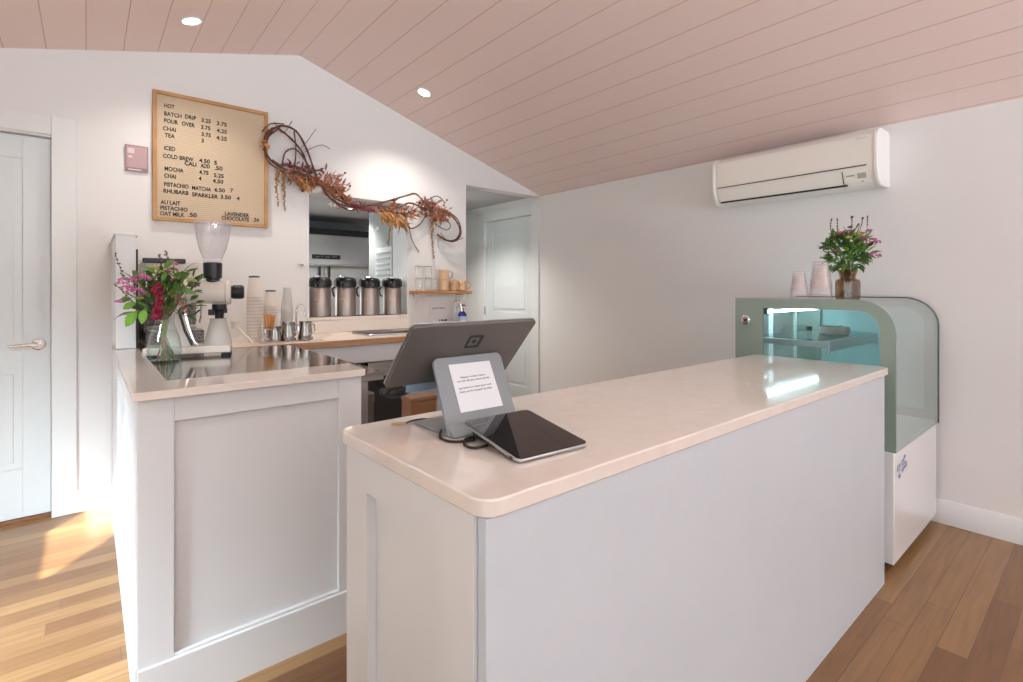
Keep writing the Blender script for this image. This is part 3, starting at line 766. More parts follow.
# ------------------------------------------------------------------ menu board
mb = thing('menu_board', 'cream letter board with oak frame listing hot and iced drinks', 'menu board', (0.627, 3.75, 1.67))
X0, X1, Z0, Z1 = 0.303, 0.948, 1.668, 2.457
b = BM(); box(b, X0 + 0.015, X1 - 0.015, 3.742, 3.757, Z0 + 0.015, Z1 - 0.015); fb = obj('felt_panel', b, M['felt'], mb)
b = BM()
for a in ((X0, X0 + 0.022, Z0, Z1), (X1 - 0.022, X1, Z0, Z1), (X0 + 0.022, X1 - 0.022, Z0, Z0 + 0.022), (X0 + 0.022, X1 - 0.022, Z1 - 0.022, Z1)):
    box(b, a[0], a[1], 3.728, 3.757, a[2], a[3])
obj('frame', b, M['framewood'], mb, bevel=0.002)
lines = [('HOT', 103, 116, 147), ('BATCH', 103, 150, 177), ('DRIP', 192, 163, 240), ('3.25', 262, 178, 302), ('3.75', 327, 192, 370),
 ('POUR', 103, 180, 162), ('OVER', 178, 193, 233), ('3.75', 260, 208, 300), ('4.25', 327, 222, 370), ('CHAI', 98, 213, 153), ('3.75', 262, 238, 302), ('4.25', 325, 253, 370),
 ('TEA', 105, 242, 148), ('3', 262, 266, 272), ('ICED', 103, 297, 150), ('COLD BREW', 98, 330, 228), ('4.50', 252, 350, 298), ('5', 316, 360, 328),
 ('CALI', 190, 362, 240), ('ADD', 258, 372, 298), ('.50', 318, 382, 352), ('MOCHA', 105, 385, 185), ('4.75', 252, 400, 292), ('5.25', 315, 413, 357),
 ('CHAI', 103, 415, 153), ('4', 250, 427, 262), ('4.50', 310, 437, 355), ('PISTACHIO', 103, 452, 207), ('MATCHA', 222, 467, 303), ('6.50', 318, 475, 362), ('7', 385, 478, 397),
 ('RHUBARB', 100, 480, 207), ('SPARKLER', 222, 495, 332), ('3.50', 343, 505, 388), ('4', 412, 512, 425), ('AU LAIT', 87, 528, 172), ('PISTACHIO', 87, 552, 203),
 ('OAT MILK', 85, 576, 190), ('.50', 205, 582, 242), ('LAVENDER', 362, 577, 465), ('CHOCOLATE', 348, 595, 465), ('.24', 482, 603, 507)]
for s_, a, v, e in lines:
    p = onY(140 + a / 4.264, 80 + v / 4.264, 3.7415); q = onY(140 + e / 4.264, 80 + v / 4.264, 3.7415)
    text('lettering', s_, M['letter'], wall_text_mtx(p.x, 3.7419, p.z), q.x - p.x, 0.0240, fb, 0.0025)

# small sign left of the board
sg = thing('wall_sign', 'small square dusty pink sign on the wall left of the menu board', 'sign', (0.2265, 3.755, 1.947))
b = BM(); box(b, 0.171, 0.282, 3.748, 3.7575, 1.949, 2.104); sp = obj('plate', b, M['pink_sign_edge'], sg)
b = BM(); box(b, 0.177, 0.276, 3.7465, 3.748, 1.972, 2.098); sf = obj('face', b, M['pink_sign'], sg)
b = BM(); box(b, 0.182, 0.215, 3.7455, 3.7465, 2.055, 2.085); box(b, 0.186, 0.205, 3.7455, 3.7465, 2.028, 2.042); box(b, 0.186, 0.25, 3.7465, 3.7479, 1.956, 1.963); obj('print', b, M['sign_text'], sg)

# ------------------------------------------------------------------ pass-through: airpots, kitchen fridge
def airpot():
    t = thing('airpot', 'x', 'coffee airpot', (0, 0, 0), 0, 'pump airpots in the pass-through')
    b = BM(); lathe(b, [(0.073, 0), (0.078, 0.006), (0.078, 0.205), (0.070, 0.222)], seg=32); bd = obj('steel_body', b, M['steel_warm'], t, local=True)
    b = BM(); lathe(b, [(0.071, 0.222), (0.082, 0.226), (0.084, 0.262), (0.074, 0.288), (0.05, 0.296)], seg=32); obj('lid', b, M['black'], t, local=True, ang=60)
    b = BM(); box(b, -0.022, 0.022, -0.095, 0.03, 0.283, 0.303); obj('pump_lever', b, M['black'], t, 0.008, True)
    b = BM(); tube(b, smooth([(0, -0.07, 0.255), (0, -0.102, 0.252), (0, -0.108, 0.215)]), 0.011, 10); obj('spout', b, M['black'], t, local=True)
    b = BM(); tube(b, smooth([(-0.084, 0, 0.225), (-0.10, 0, 0.20), (-0.094, 0.01, 0.16), (-0.08, 0, 0.15)]), 0.007, 8); obj('handle', b, M['black'], t, local=True)
    b = BM(); prism(b, [(-0.02 + 0.0, -0.0795), (0.02, -0.0795), (0.02, -0.077), (-0.02, -0.077)], 'z', 0.125, 0.135); obj('label_strip', b, M['kraft'], t, local=True)
    b = BM(); box(b, -0.015, 0.02, -0.098, -0.06, 0.292, 0.305); obj('lever_tip', b, M['chrome'], t, 0.003, True)
    return t
ap = airpot()
apx = [(320, 'leftmost'), (345.5, 'second from the left'), (369.5, 'second from the right'), (392, 'rightmost')]
for i, (u, w) in enumerate(apx):
    x = onY(u, 317, 3.83).x
    lb = 'steel and black pump airpot on the pass-through sill, %s of four' % w
    if i == 0: ap.location = (x, 3.83, PZ0); ap.rotation_euler = (0, 0, R(-35)); ap['label'] = lb
    else: dup(ap, (x, 3.83, PZ0), R(-35 + (-4, 3, 6)[i - 1]), lb)

kf = thing('kitchen_fridge', 'tall stainless commercial fridge seen through the pass-through', 'fridge', (2.15, 6.9, 0))
b = BM(); box(b, 1.40, 2.93, 6.52, 7.18, 0.12, 1.95); obj('body', b, M['fridge'], kf)
b = BM(); box(b, 1.40, 2.93, 6.49, 6.519, 1.575, 1.94); hd = obj('header', b, M['fridge'], kf, bevel=0.003)
b = BM(); box(b, 2.16, 2.52, 6.482, 6.4895, 1.635, 1.69); gr_ = obj('logo_plate', b, M['black'], hd)
b = BM()
for k, (x, w) in enumerate(((2.20, 0.05), (2.27, 0.03), (2.33, 0.05), (2.41, 0.06))): box(b, x, x + w, 6.479, 6.4818, 1.652 + 0.008 * (k % 2), 1.668 + 0.008 * (k % 2))
obj('print', b, M['paper_ink'], hd)
b = BM(); box(b, 1.40, 2.93, 6.45, 6.489, 1.55, 1.572); obj('header_lip', b, M['steel'], kf)
for x0, x1 in ((1.41, 2.30), (2.33, 2.92)):
    b = BM(); box(b, x0, x1, 6.49, 6.519, 0.16, 1.54); dd = obj('door', b, M['fridge'], kf, bevel=0.004)
    b = BM(); hx = x1 - 0.05 if x0 < 2 else x0 + 0.04; box(b, hx - 0.012, hx + 0.012, 6.455, 6.489, 0.75, 1.54); obj('handle', b, M['black'], dd, 0.004)
b = BM(); box(b, 1.38, 2.95, 6.46, 7.19, 1.951, 2.02); obj('top_shade_band', b, M['black_matt'], kf)  # black band stands in for the shade above the fridge top
wd = thing('kitchen_shadow_strip', 'black stand-in shadow post at the right of the kitchen fridge', 'strip', (3.0, 6.6, 0))
b = BM(); box(b, 2.97, 3.06, 6.5, 6.6, 0, 2.19); obj('strip', b, M['black_matt'], wd)  # black upright stands in for the shadow gap by the partition end
b = BM(); box(b, 2.96, 3.07, 6.49, 6.61, 0, 0.08); obj('foot', b, M['steel'], wd)
bm = BM(); box(bm, 2.545, 2.56, 4.60, 5.06, 0.01, 2.02); struct('door_3', bm, M['trim'], bevel=0.002)
# louvred shutter on the partition wall
lv = thing('louvred_vent', 'pale louvred panel on the kitchen side wall, right of the fridge', 'vent', (2.55, 5.3, 1.3))
b = BM(); box(b, 2.548, 2.56, 5.10, 5.50, 1.30, 1.72); obj('frame', b, M['trim'], lv, bevel=0.002)
b = BM()
for k in range(6): box(b, 2.538, 2.5478, 5.13, 5.47, 1.33 + k * 0.062, 1.355 + k * 0.062)
obj('slats', b, M['kwall'], lv)
hk = thing('wall_hook', 'tiny metal hook on the wall left of the pass-through', 'hook', (1.175, 3.758, 1.424))
b = BM(); box(b, 1.150, 1.166, 3.752, 3.759, 1.417, 1.431); box(b, 1.180, 1.196, 3.752, 3.759, 1.417, 1.431); obj('plate', b, M['steel'], hk)
b = BM(); tube(b, [(1.152, 3.752, 1.424), (1.194, 3.752, 1.424)], 0.003, 6); obj('bar', b, M['black'], hk)

# ------------------------------------------------------------------ shelf with mugs and glasses
sh = thing('wall_shelf', 'short wooden shelf on the wall right of the pass-through', 'shelf', (2.28, 3.68, 1.21))
SX0, SX1 = 2.035, 2.56
b = BM(); box(b, SX0, SX1, 3.60, 3.757, 1.212, 1.237); obj('board', b, M['shelfwood'], sh, bevel=0.002)
for x in (2.09, 2.50):
    b = BM(); box(b, x - 0.006, x + 0.006, 3.75, 3.758, 1.08, 1.211); box(b, x - 0.006, x + 0.006, 3.62, 3.75, 1.204, 1.211)
    tube(b, [(x, 3.63, 1.203), (x, 3.75, 1.09)], 0.004, 6); obj('bracket', b, M['trim'], sh)
ZS = 1.2372
def tumbler():
    t = thing('tumbler', 'x', 'glass', (0, 0, 0), 0, 'clear tumblers on the wooden shelf')
    b = BM(); lathe(b, [(0.026, 0.0), (0.030, 0.004), (0.034, 0.098), (0.0345, 0.10), (0.032, 0.10), (0.028, 0.012), (0.001, 0.010)], seg=20); obj('glass_wall', b, M['clear'], t, local=True)
    b = BM(); lathe(b, [(0.034, 0.097), (0.0355, 0.099), (0.034, 0.101), (0.0325, 0.099)], seg=20, cap=False); obj('rim', b, M['alu'], t, local=True)
    b = BM(); lathe(b, [(0.024, 0.001), (0.0275, 0.004), (0.0275, 0.010)], seg=20); obj('base', b, M['clear_plastic'], t, local=True)
    return t
tb = tumbler()
tp = [(2.075, 3.66, ZS, 'clear tumbler at the left end of the wooden shelf, bottom row'), (2.155, 3.66, ZS, 'clear tumbler in the middle of the bottom row on the wooden shelf'),
      (2.235, 3.68, ZS, 'clear tumbler of the bottom row standing next to the tan mugs'), (2.078, 3.66, ZS + 0.1015, 'clear tumbler stacked on top at the left end of the shelf'),
      (2.16, 3.66, ZS + 0.1015, 'clear tumbler stacked on top, nearer the tan mugs')]
for i, (x, y, z, l) in enumerate(tp):
    if i == 0: tb.location = (x, y, z); tb['label'] = l
    else: dup(tb, (x, y, z), None, l)
def mug():
    t = thing('mug', 'x', 'mug', (0, 0, 0), 0, 'tan mugs on the wooden shelf')
    b = BM(); lathe(b, [(0.036, 0), (0.042, 0.004), (0.0425, 0.086), (0.0415, 0.088), (0.038, 0.086), (0.037, 0.01), (0.001, 0.008)], seg=24); obj('mug_body', b, M['mug'], t, local=True)
    b = BM(); tube(b, smooth([(0.039, 0, 0.072), (0.062, 0, 0.074), (0.074, 0, 0.052), (0.064, 0, 0.024), (0.039, 0, 0.018)]), 0.0052, 8); obj('handle', b, M['mug'], t, local=True)
    return t
mg = mug()
mp_ = [(2.315, 3.67, ZS, -35, 'tan stoneware mug on the shelf with another mug stacked on it'), (2.425, 3.69, ZS, -60, 'tan stoneware mug in the middle of the bottom row'),
       (2.495, 3.655, ZS, -25, 'tan stoneware mug at the right end of the shelf'), (2.318, 3.67, ZS + 0.0885, -28, 'tan stoneware mug stacked on top of another')]
for i, (x, y, z, a, l) in enumerate(mp_):
    if i == 0: mg.location = (x, y, z); mg.rotation_euler = (0, 0, R(a)); mg['label'] = l
    else: dup(mg, (x, y, z), R(a), l)

# notice, tap and soap below the shelf
ns_ = thing('paper_notice', 'small white paper notice taped to the wall under the shelf', 'notice', (2.30, 3.757, 1.0))
pa = onY(430, 303, 3.757); pb = onY(447, 325, 3.757)
b = BM(); box(b, pa.x, pb.x, 3.7565, 3.7585, 0.965, pa.z + 0.005); obj('sheet', b, M['wall'], ns_)
p = onY(432.3, 309, 3.756); q = onY(445, 309, 3.756)
text('lettering', 'Hand Sink', M['paper_ink'], wall_text_mtx(p.x, 3.7564, p.z), q.x - p.x, 0.013, ns_, 0.0005)
bx_ = BM()
for dx, w in ((0.09, 0.012), (0.115, 0.018), (0.14, 0.03)): box(bx_, pa.x + dx, pa.x + dx + w, 3.7555, 3.7564, 0.975, 0.99)
obj('print', bx_, M['paper_ink'], ns_)
def gooseneck(name, label, x, y, z, hgt, reach, ang, r=0.009):
    t = thing(name, label, 'tap', (x, y, z), ang)
    b = BM(); lathe(b, [(0.022, 0), (0.022, 0.008), (0.014, 0.012), (0.012, 0.03)], seg=16); obj('base', b, M['chrome'], t, local=True)
    b = BM(); tube(b, smooth([(0, 0, 0.03), (0, 0, hgt * 0.75), (reach * 0.12, 0, hgt * 0.93), (reach * 0.45, 0, hgt), (reach * 0.8, 0, hgt * 0.88), (reach, 0, hgt * 0.6)]), r, 10); obj('neck', b, M['chrome'], t, local=True)
    b = BM(); tube(b, [(0, -0.012, 0.022), (0, -0.05, 0.034)], 0.005, 8); obj('lever', b, M['chrome'], t, local=True)
    return t
gooseneck('faucet', 'slim curved chrome tap under the wooden shelf beside the soap bottle', 2.40, 3.64, ZW, 0.22, 0.07, R(-50), 0.010)
gooseneck('faucet', 'curved chrome tap standing behind the steel milk pitchers', 1.10, 3.62, ZW, 0.215, 0.055, R(-20), 0.007)
sb = thing('soap_bottle', 'dark blue pump soap bottle under the wooden shelf', 'soap bottle', (2.47, 3.62, ZW))
b = BM(); lathe(b, [(0.034, 0), (0.038, 0.005), (0.038, 0.055)], seg=20); obj('lower_body', b, M['soap_low'], sb, local=True)
b = BM(); lathe(b, [(0.038, 0.055), (0.038, 0.09)], seg=20); lb_ = obj('label_band', b, M['soap_label'], sb, local=True)
b = BM(); lathe(b, [(0.0385, 0.09), (0.037, 0.112), (0.014, 0.135), (0.012, 0.148)], seg=20); obj('shoulder', b, M['soap'], sb, local=True)
b = BM(); lathe(b, [(0.013, 0.148), (0.013, 0.158), (0.005, 0.160), (0.005, 0.178), (0.012, 0.180), (0.012, 0.190)], seg=14); tube(b, [(0, 0, 0.185), (0.01, -0.03, 0.181)], 0.005, 8); obj('pump', b, M['black'], sb, local=True)

# ------------------------------------------------------------------ things on the back worktop
def cup_bm(h, r0, r1):
    b = BM(); lathe(b, [(r0, 0), (r1, h), (r1 + 0.003, h), (r1 + 0.003, h - 0.005), (r1 - 0.001, h - 0.006), (r0 - 0.002, 0.004), (0.001, 0.004)], seg=20); return b
def cup_proto(name, cat, h, r0, r1, m, grp, upside=False):
    t = thing(name, 'x', cat, (0, 0, 0), 0, grp)
    b = BM(); lathe(b, [(r0, 0), (r1, h - 0.004), (r1 - 0.0015, h - 0.004), (r0 - 0.0015, 0.004), (0.001, 0.004)], seg=20)
    if upside: bmesh.ops.transform(b, matrix=Matrix.Translation((0, 0, h)) @ Matrix.Rotation(PI, 4, 'X'), verts=b.verts)
    obj('cup_wall', b, m, t, local=True)
    b = BM(); lathe(b, [(r1 - 0.001, h - 0.005), (r1 + 0.003, h - 0.004), (r1 + 0.003, h), (r1 - 0.001, h)], seg=20, cap=False)
    if upside: bmesh.ops.transform(b, matrix=Matrix.Translation((0, 0, h)) @ Matrix.Rotation(PI, 4, 'X'), verts=b.verts)
    obj('rim', b, M['cup_band'] if m is M['cup'] else m, t, local=True)
    return t
ORD = ['first', 'second', 'third', 'fourth', 'fifth', 'sixth', 'seventh', 'eighth', 'ninth', 'tenth', 'eleventh', 'twelfth', 'thirteenth', 'fourteenth']
def stack(proto, x, y, z, n, step, label, first=False):
    for i in range(n):
        lb = label % ('at the bottom' if i == 0 else 'on top' if i == n - 1 else ORD[i] + ' from the bottom')
        if i == 0 and first: proto.location = (x, y, z); proto['label'] = lb
        else: dup(proto, (x + random.uniform(-.0008, .0008), y, z + i * step), random.uniform(0, 6), lb)
YS = 3.42
big = cup_proto('paper_cup', 'paper cup', 0.15, 0.042, 0.034, M['cup'], 'paper cups in the tallest stack', False)
# tallest stack: upside-down nested cups
xa = onY(254.3, 330, YS).x
bigu = cup_proto('paper_cup', 'paper cup', 0.125, 0.031, 0.0415, M['cup'], 'paper cups in the tallest stack', True)
for o in list(big.children): bpy.data.objects.remove(o)
bpy.data.objects.remove(big)
stack(bigu, xa, YS, ZW + 0.0005, 14, 0.0205, 'cream paper cup %s of the tallest upside-down stack', True)
ld = tag(obj('cup_lid', lathe(BM(), [(0.03, 0), (0.032, 0.004), (0.030, 0.009), (0.012, 0.011)], xa, YS, 20, Matrix.Translation((0, 0, ZW + 0.0005 + 0.125 + 13 * 0.0205 + 0.001))), M['lid_green']), 'dark green lid lying on top of the tallest cup stack', 'lid')
xb = onY(270.5, 330, YS + 0.10).x
sm = cup_proto('paper_cup', 'paper cup', 0.10, 0.029, 0.0405, M['cup'], 'paper cups in the middle stack', True)
stack(sm, xb, YS + 0.10, ZW + 0.0005, 12, 0.0185, 'short cream paper cup %s of the middle stack behind the stirrers', True)
ld = tag(obj('cup_lid', lathe(BM(), [(0.03, 0), (0.032, 0.004), (0.030, 0.009), (0.012, 0.011)], xb, YS + 0.10, 20, Matrix.Translation((0, 0, ZW + 0.0005 + 0.10 + 11 * 0.0185 + 0.001))), M['lid_green']), 'dark green lid lying on top of the middle cup stack', 'lid')
xc = onY(287, 330, YS + 0.10).x
cc = cup_proto('clear_cup', 'plastic cup', 0.15, 0.022, 0.038, M['milky'], 'milky plastic cups behind the pitchers', True)
stack(cc, xc, YS + 0.10, ZW + 0.0005, 10, 0.02, 'milky plastic cup %s of the slim stack behind the milk pitchers', True)
# stirrers in a tin
YT = 3.36
xt = onY(269.5, 336, YT).x
tn = thing('stirrer_jar', 'glass jar of wooden stirrers in front of the middle cup stack', 'jar', (xt, YT, ZW))
b = BM(); lathe(b, [(0.030, 0), (0.034, 0.004), (0.036, 0.09), (0.034, 0.09), (0.031, 0.008), (0.001, 0.006)], seg=20); obj('jar_wall', b, M['clear'], tn, local=True)
for k in range(12):
    st_ = BM(); a = random.uniform(0, 6.28); rr = random.uniform(0.006, 0.024)
    p0 = Vector((rr * 0.5 * math.cos(a), rr * 0.5 * math.sin(a), 0.01)); p1 = Vector((rr * 1.8 * math.cos(a), rr * 1.8 * math.sin(a), random.uniform(0.15, 0.175)))
    tube(st_, [p0, p1], 0.0035, 4); s1 = tag(obj('stirrer', st_, M['stick'], None), 'thin wooden stirrer standing in the glass jar', 'stirrer', 'wooden stirrers in the jar')
    s1.location = (xt, YT, ZW)
def pitcher(x, y, h, r, ang, label):
    t = thing('milk_pitcher', label, 'milk pitcher', (x, y, ZW), ang)
    b = BM(); lathe(b, [(r, 0), (r * 1.03, 0.004), (r, h * 0.3), (r * 0.82, h * 0.78), (r * 0.86, h), (r * 0.83, h), (r * 0.79, h * 0.78), (r * 0.95, h * 0.3), (0.001, 0.006)], seg=28); obj('pitcher_body', b, M['pitcher'], t, local=True)
    b = BM(); tube(b, smooth([(r * 0.83, 0, h * 0.88), (r * 1.5, 0, h * 0.86), (r * 1.6, 0, h * 0.5), (r * 1.02, 0, h * 0.2)]), 0.005, 8); obj('handle', b, M['chrome'], t, local=True)
    b = BM(); prism(b, [(-r * 0.8, -0.016), (-r * 1.2, 0), (-r * 0.8, 0.016)], 'z', h * 0.88, h + 0.004); obj('pouring_lip', b, M['chrome'], t, local=True)
    return t
YP = 3.30
pitcher(onY(274.5, 336, YP).x, YP, 0.09, 0.040, R(200), 'smallest steel milk pitcher, left of the three')
pitcher(onY(289, 336, YP).x, YP + 0.01, 0.115, 0.043, R(-50), 'steel milk pitcher between the other two')
pitcher(onY(306.5, 336, YP).x, YP + 0.02, 0.115, 0.045, R(-60), 'steel milk pitcher on the right, nearest the airpots')
gl_ = thing('shot_glass', 'small clear glass beside the tallest cup stack', 'glass', (onY(263, 338, 3.24).x, 3.24, ZW))
b = BM(); lathe(b, [(0.022, 0), (0.028, 0.07), (0.026, 0.07), (0.020, 0.01), (0.001, 0.008)], seg=18); obj('glass_wall', b, M['clear_plastic'], gl_, local=True)
b = BM(); lathe(b, [(0.0275, 0.068), (0.029, 0.07), (0.0275, 0.072)], seg=18, cap=False); obj('rim', b, M['alu'], gl_, local=True)
rt = thing('rinse_tray', 'flat steel rinse tray in front of the pitchers', 'tray', (1.02, 3.24, ZW))
b = BM(); box(b, -0.12, 0.12, -0.055, 0.10 - 0.13, 0, 0.006); obj('tray', b, M['alu'], rt, 0.002, True)
b = BM()
for k in range(9): box(b, -0.10 + k * 0.024, -0.09 + k * 0.024, -0.05, -0.035, 0.006, 0.0068)
obj('drain_slots', b, M['dark_slot'], rt, local=True)
bt = thing('black_tray', 'flat black induction plate with a steel edge on the back worktop', 'hotplate', (1.68, 3.40, ZW))
b = BM(); box(b, -0.21, 0.26, -0.12, 0.17, 0.0, 0.012); obj('body', b, M['alu'], bt, 0.003, True)
b = BM(); box(b, -0.205, 0.255, -0.115, 0.165, 0.012, 0.018); obj('glass_top', b, M['black'], bt, 0.002, True)
b = BM(); box(b, 0.02, 0.19, -0.06, 0.10, 0.018, 0.022); obj('pad', b, mat('grey_pad', (0.30, 0.27, 0.25), 0.5), bt, 0.002, True)

# ------------------------------------------------------------------ coffee grinder (seen in profile from the room)
gr = thing('coffee_grinder', 'tall cream shop coffee grinder with a clear hopper, beside the flowers', 'coffee grinder', (0.402, 2.90, 0.9275), R(-14))
gr.scale = (0.95, 0.95, 0.95)
b = BM(); box(b, -0.205, 0.168, -0.085, 0.085, 0.016, 0.052); obj('base_plate', b, M['cream'], gr, 0.006, True)
for x in (-0.18, 0.135, 0.156):
    for y in (-0.065, 0.065):
        b = BM(); lathe(b, [(0.010, 0), (0.010, 0.016)], x, y, 10); obj('foot', b, M['black'], gr, local=True)
b = BM(); prism(b, [(-0.105, 0.05), (-0.008, 0.05), (-0.070, 0.25), (-0.145, 0.25)], 'y', -0.05, 0.05); obj('column', b, M['cream'], gr, 0.006, True)
ax = Matrix.Translation((0, 0, 0.325)) @ Matrix.Rotation(PI / 2, 4, 'Y')
b = BM(); lathe(b, [(0.05, -0.17), (0.074, -0.16), (0.076, -0.06), (0.066, -0.03), (0.060, 0.0), (0.060, 0.14), (0.065, 0.143), (0.065, 0.162), (0.058, 0.167)], seg=36, mtx=ax); obj('motor_housing', b, M['cream'], gr, local=True)
b = BM(); box(b, -0.15, -0.06, -0.05, 0.05, 0.235, 0.29); obj('housing_neck', b, M['cream'], gr, 0.01, True)
b = BM(); lathe(b, [(0.032, 0.167), (0.034, 0.171), (0.034, 0.222), (0.029, 0.227)], seg=24, mtx=ax); dl = obj('adjustment_dial', b, M['black'], gr, local=True)
b = BM()
for k in range(16):
    a = k * PI / 8; box(b, 0.175, 0.218, -0.002, 0.002, -0.002, 0.002, Matrix.Translation((0, 0.0345 * math.cos(a), 0.325 + 0.0345 * math.sin(a))))
obj('dial_ridges', b, M['black_matt'], dl, local=True)
HXc = 0.082
b = BM(); lathe(b, [(0.032, 0.370), (0.032, 0.395), (0.042, 0.398), (0.044, 0.475), (0.036, 0.480)], HXc, 0, 24); obj('hopper_collar', b, M['black'], gr, local=True)
b = BM(); lathe(b, [(0.040, 0.476), (0.044, 0.50), (0.062, 0.545), (0.077, 0.61), (0.084, 0.680), (0.082, 0.680), (0.075, 0.61), (0.060, 0.547), (0.040, 0.50)], HXc, 0, 28, cap=False); hp = obj('hopper', b, M['clear_plastic'], gr, local=True)
b = BM(); lathe(b, [(0.086, 0.680), (0.086, 0.686), (0.03, 0.691)], HXc, 0, 28); obj('hopper_lid', b, M['clear_plastic'], hp, local=True)
b = BM(); lathe(b, [(0.034, 0.262), (0.034, 0.235), (0.022, 0.225), (0.020, 0.185), (0.012, 0.165)], 0.112, 0, 18)
box(b, 0.062, 0.09, -0.014, 0.014, 0.205, 0.235); box(b, 0.125, 0.148, -0.010, 0.010, 0.215, 0.238); obj('grounds_spout', b, M['black'], gr, local=True, ang=30)
b = BM(); lathe(b, [(0.064, 0.052), (0.062, 0.075), (0.036, 0.178), (0.039, 0.188), (0.036, 0.188), (0.033, 0.178), (0.058, 0.076)], 0.106, 0, 24, cap=False)
obj('catch_cup', b, M['milky'], gr, local=True)
b = BM(); tube(b, [(-0.062, -0.05, 0.235), (-0.035, -0.05, 0.13), (-0.004, -0.05, 0.058)], 0.006, 8); obj('cable_guide', b, M['black'], gr, local=True)
b = BM(); tube(b, smooth([(-0.040, -0.045, 0.24), (-0.034, -0.045, 0.20), (-0.016, -0.045, 0.13), (0.004, -0.045, 0.072), (0.022, -0.045, 0.058)]), [0.011] * 10 + [0.008] * 15, 8); obj('chrome_lever', b, M['chrome'], gr, local=True)
b = BM(); tube(b, [(-0.012, -0.05, 0.20), (0.03, -0.05, 0.235)], 0.004, 6); obj('bag_clamp', b, M['black'], gr, local=True)
# scoop leaning beside
sco = thing('coffee_scoop', 'cream long-handled scoop leaning right of the grinder', 'scoop', (0.735, 3.22, ZW))
b = BM(); tube(b, [(0.0, 0, 0.012), (-0.075, 0.03, 0.105)], [0.007, 0.010], 10); obj('handle', b, M['cream'], sco, local=True)
b = BM(); lathe(b, [(0.016, 0), (0.022, 0.04), (0.020, 0.04), (0.014, 0.003)], -0.085, 0.034, 14, Matrix.Translation((0, 0, 0.095))); obj('bowl', b, M['cream'], sco, local=True)

# ------------------------------------------------------------------ espresso machine behind the flowers
em_ = thing('espresso_machine', 'boxy white and steel espresso machine behind the vase of flowers', 'espresso machine', (0.35, 3.42, ZW))
b = BM(); box(b, 0.23, 0.49, 3.20, 3.70, ZW + 0.02, ZW + 0.10); obj('drip_base', b, M['granite'], em_, bevel=0.004)
b = BM(); box(b, 0.23, 0.49, 3.42, 3.70, ZW + 0.10, 1.40); obj('body', b, M['cream'], em_, bevel=0.006)
b = BM(); box(b, 0.23, 0.49, 3.24, 3.42, 1.26, 1.40); obj('head', b, M['cream'], em_, bevel=0.006)
b = BM(); box(b, 0.225, 0.235, 3.22, 3.42, ZW + 0.10, 1.26); box(b, 0.24, 0.48, 3.405, 3.4195, 1.05, 1.26); obj('back_panel', b, M['granite'], em_)
b = BM(); box(b, 0.215, 0.40, 3.16, 3.20, 1.385, 1.41); obj('top_rail', b, M['black'], em_, bevel=0.005)
for x in (0.235, 0.385):
    b = BM(); tube(b, [(x, 3.20, 1.40), (x, 3.30, 1.38)], 0.006, 6); obj('rail_post', b, M['black'], em_)
b = BM(); box(b, 0.24, 0.48, 3.20, 3.40, ZW + 0.1005, ZW + 0.11); obj('drip_tray', b, M['chrome'], em_)
for x in (0.30, 0.42):
    b = BM(); lathe(b, [(0.028, 1.20), (0.033, 1.21), (0.033, 1.26)], x, 3.31, 18); gh = obj('group_head', b, M['chrome'], em_)
    b = BM(); tube(b, [(x, 3.29, 1.205), (x, 3.15, 1.195)], 0.010, 8); obj('portafilter_handle', b, M['black'], gh)
b = BM(); tube(b, smooth([(0.465, 3.25, 1.28), (0.475, 3.21, 1.24), (0.475, 3.20, 1.12), (0.465, 3.18, 1.07)]), 0.005, 8); obj('steam_wand', b, M['chrome'], em_)
for x in (0.26, 0.46):
    for y in (3.23, 3.66):
        b = BM(); lathe(b, [(0.014, ZW), (0.014, ZW + 0.02)], x, y, 10); obj('foot', b, M['black'], em_)


# ------------------------------------------------------------------ flowers
def bouquet(t, cx, cz0, R0, spec, fol, stems, seedn):
    random.seed(seedn)
# left vase
VX, VY, VZ = 0.266, 2.735, 0.9275
fl = thing('flower_vase', 'clear glass vase of pink and crimson flowers on the steel top by the grinder', 'vase of flowers', (VX, VY, VZ))
fp = fl
# local right / up / towards-camera axes of the arrangement
RT = Vector((_c, -_s, 0)); TW = Vector((-_s, -_c, 0))
b = BM(); lathe(b, [(0.058, 0), (0.066, 0.005), (0.067, 0.05), (0.058, 0.11), (0.038, 0.165), (0.036, 0.185), (0.040, 0.215), (0.038, 0.215), (0.034, 0.185), (0.036, 0.165), (0.055, 0.11), (0.064, 0.05), (0.058, 0.008), (0.001, 0.007)], seg=32)
obj('glass_vase', b, glass('vase_glass', (0.93, 0.97, 0.96), 1.5, 0.02), fl, local=True)
b = BM(); lathe(b, [(0.056, 0.009), (0.062, 0.05), (0.053, 0.11), (0.040, 0.14)], seg=28); obj('water', b, glass('water', (0.93, 0.97, 0.95), 1.33, 0.0), fl, local=True)
def P3(r, u, d=0.0): return RT * r + Vector((0, 0, u)) + TW * d
PXM = 1 / 218.0        # metres per pixel at the vase
def pp(u, v, d=0.0): return P3((u - 167) * PXM, (358 - v) * PXM, d)
random.seed(11)
heads = [('pink', 143, 282, 0.08, 0.040), ('pink', 157, 278, 0.08, 0.034), ('pink', 135, 287, 0.03, 0.022), ('pink', 153, 291, 0.085, 0.036), ('pink', 128, 300, 0.03, 0.016), ('dusty', 177, 270, 0.02, 0.024), ('dusty', 183, 279, 0.03, 0.020),
         ('dusty', 186, 290, 0.02, 0.018), ('yellowgreen', 158, 268, 0.0, 0.022), ('yellowgreen', 168, 272, 0.02, 0.018), ('yellowgreen', 150, 296, 0.05, 0.012), ('pink', 176, 263, 0.0, 0.014), ('yellowgreen', 196, 280, 0.02, 0.018), ('dusty', 127, 299, 0.0, 0.018)]
allst = []
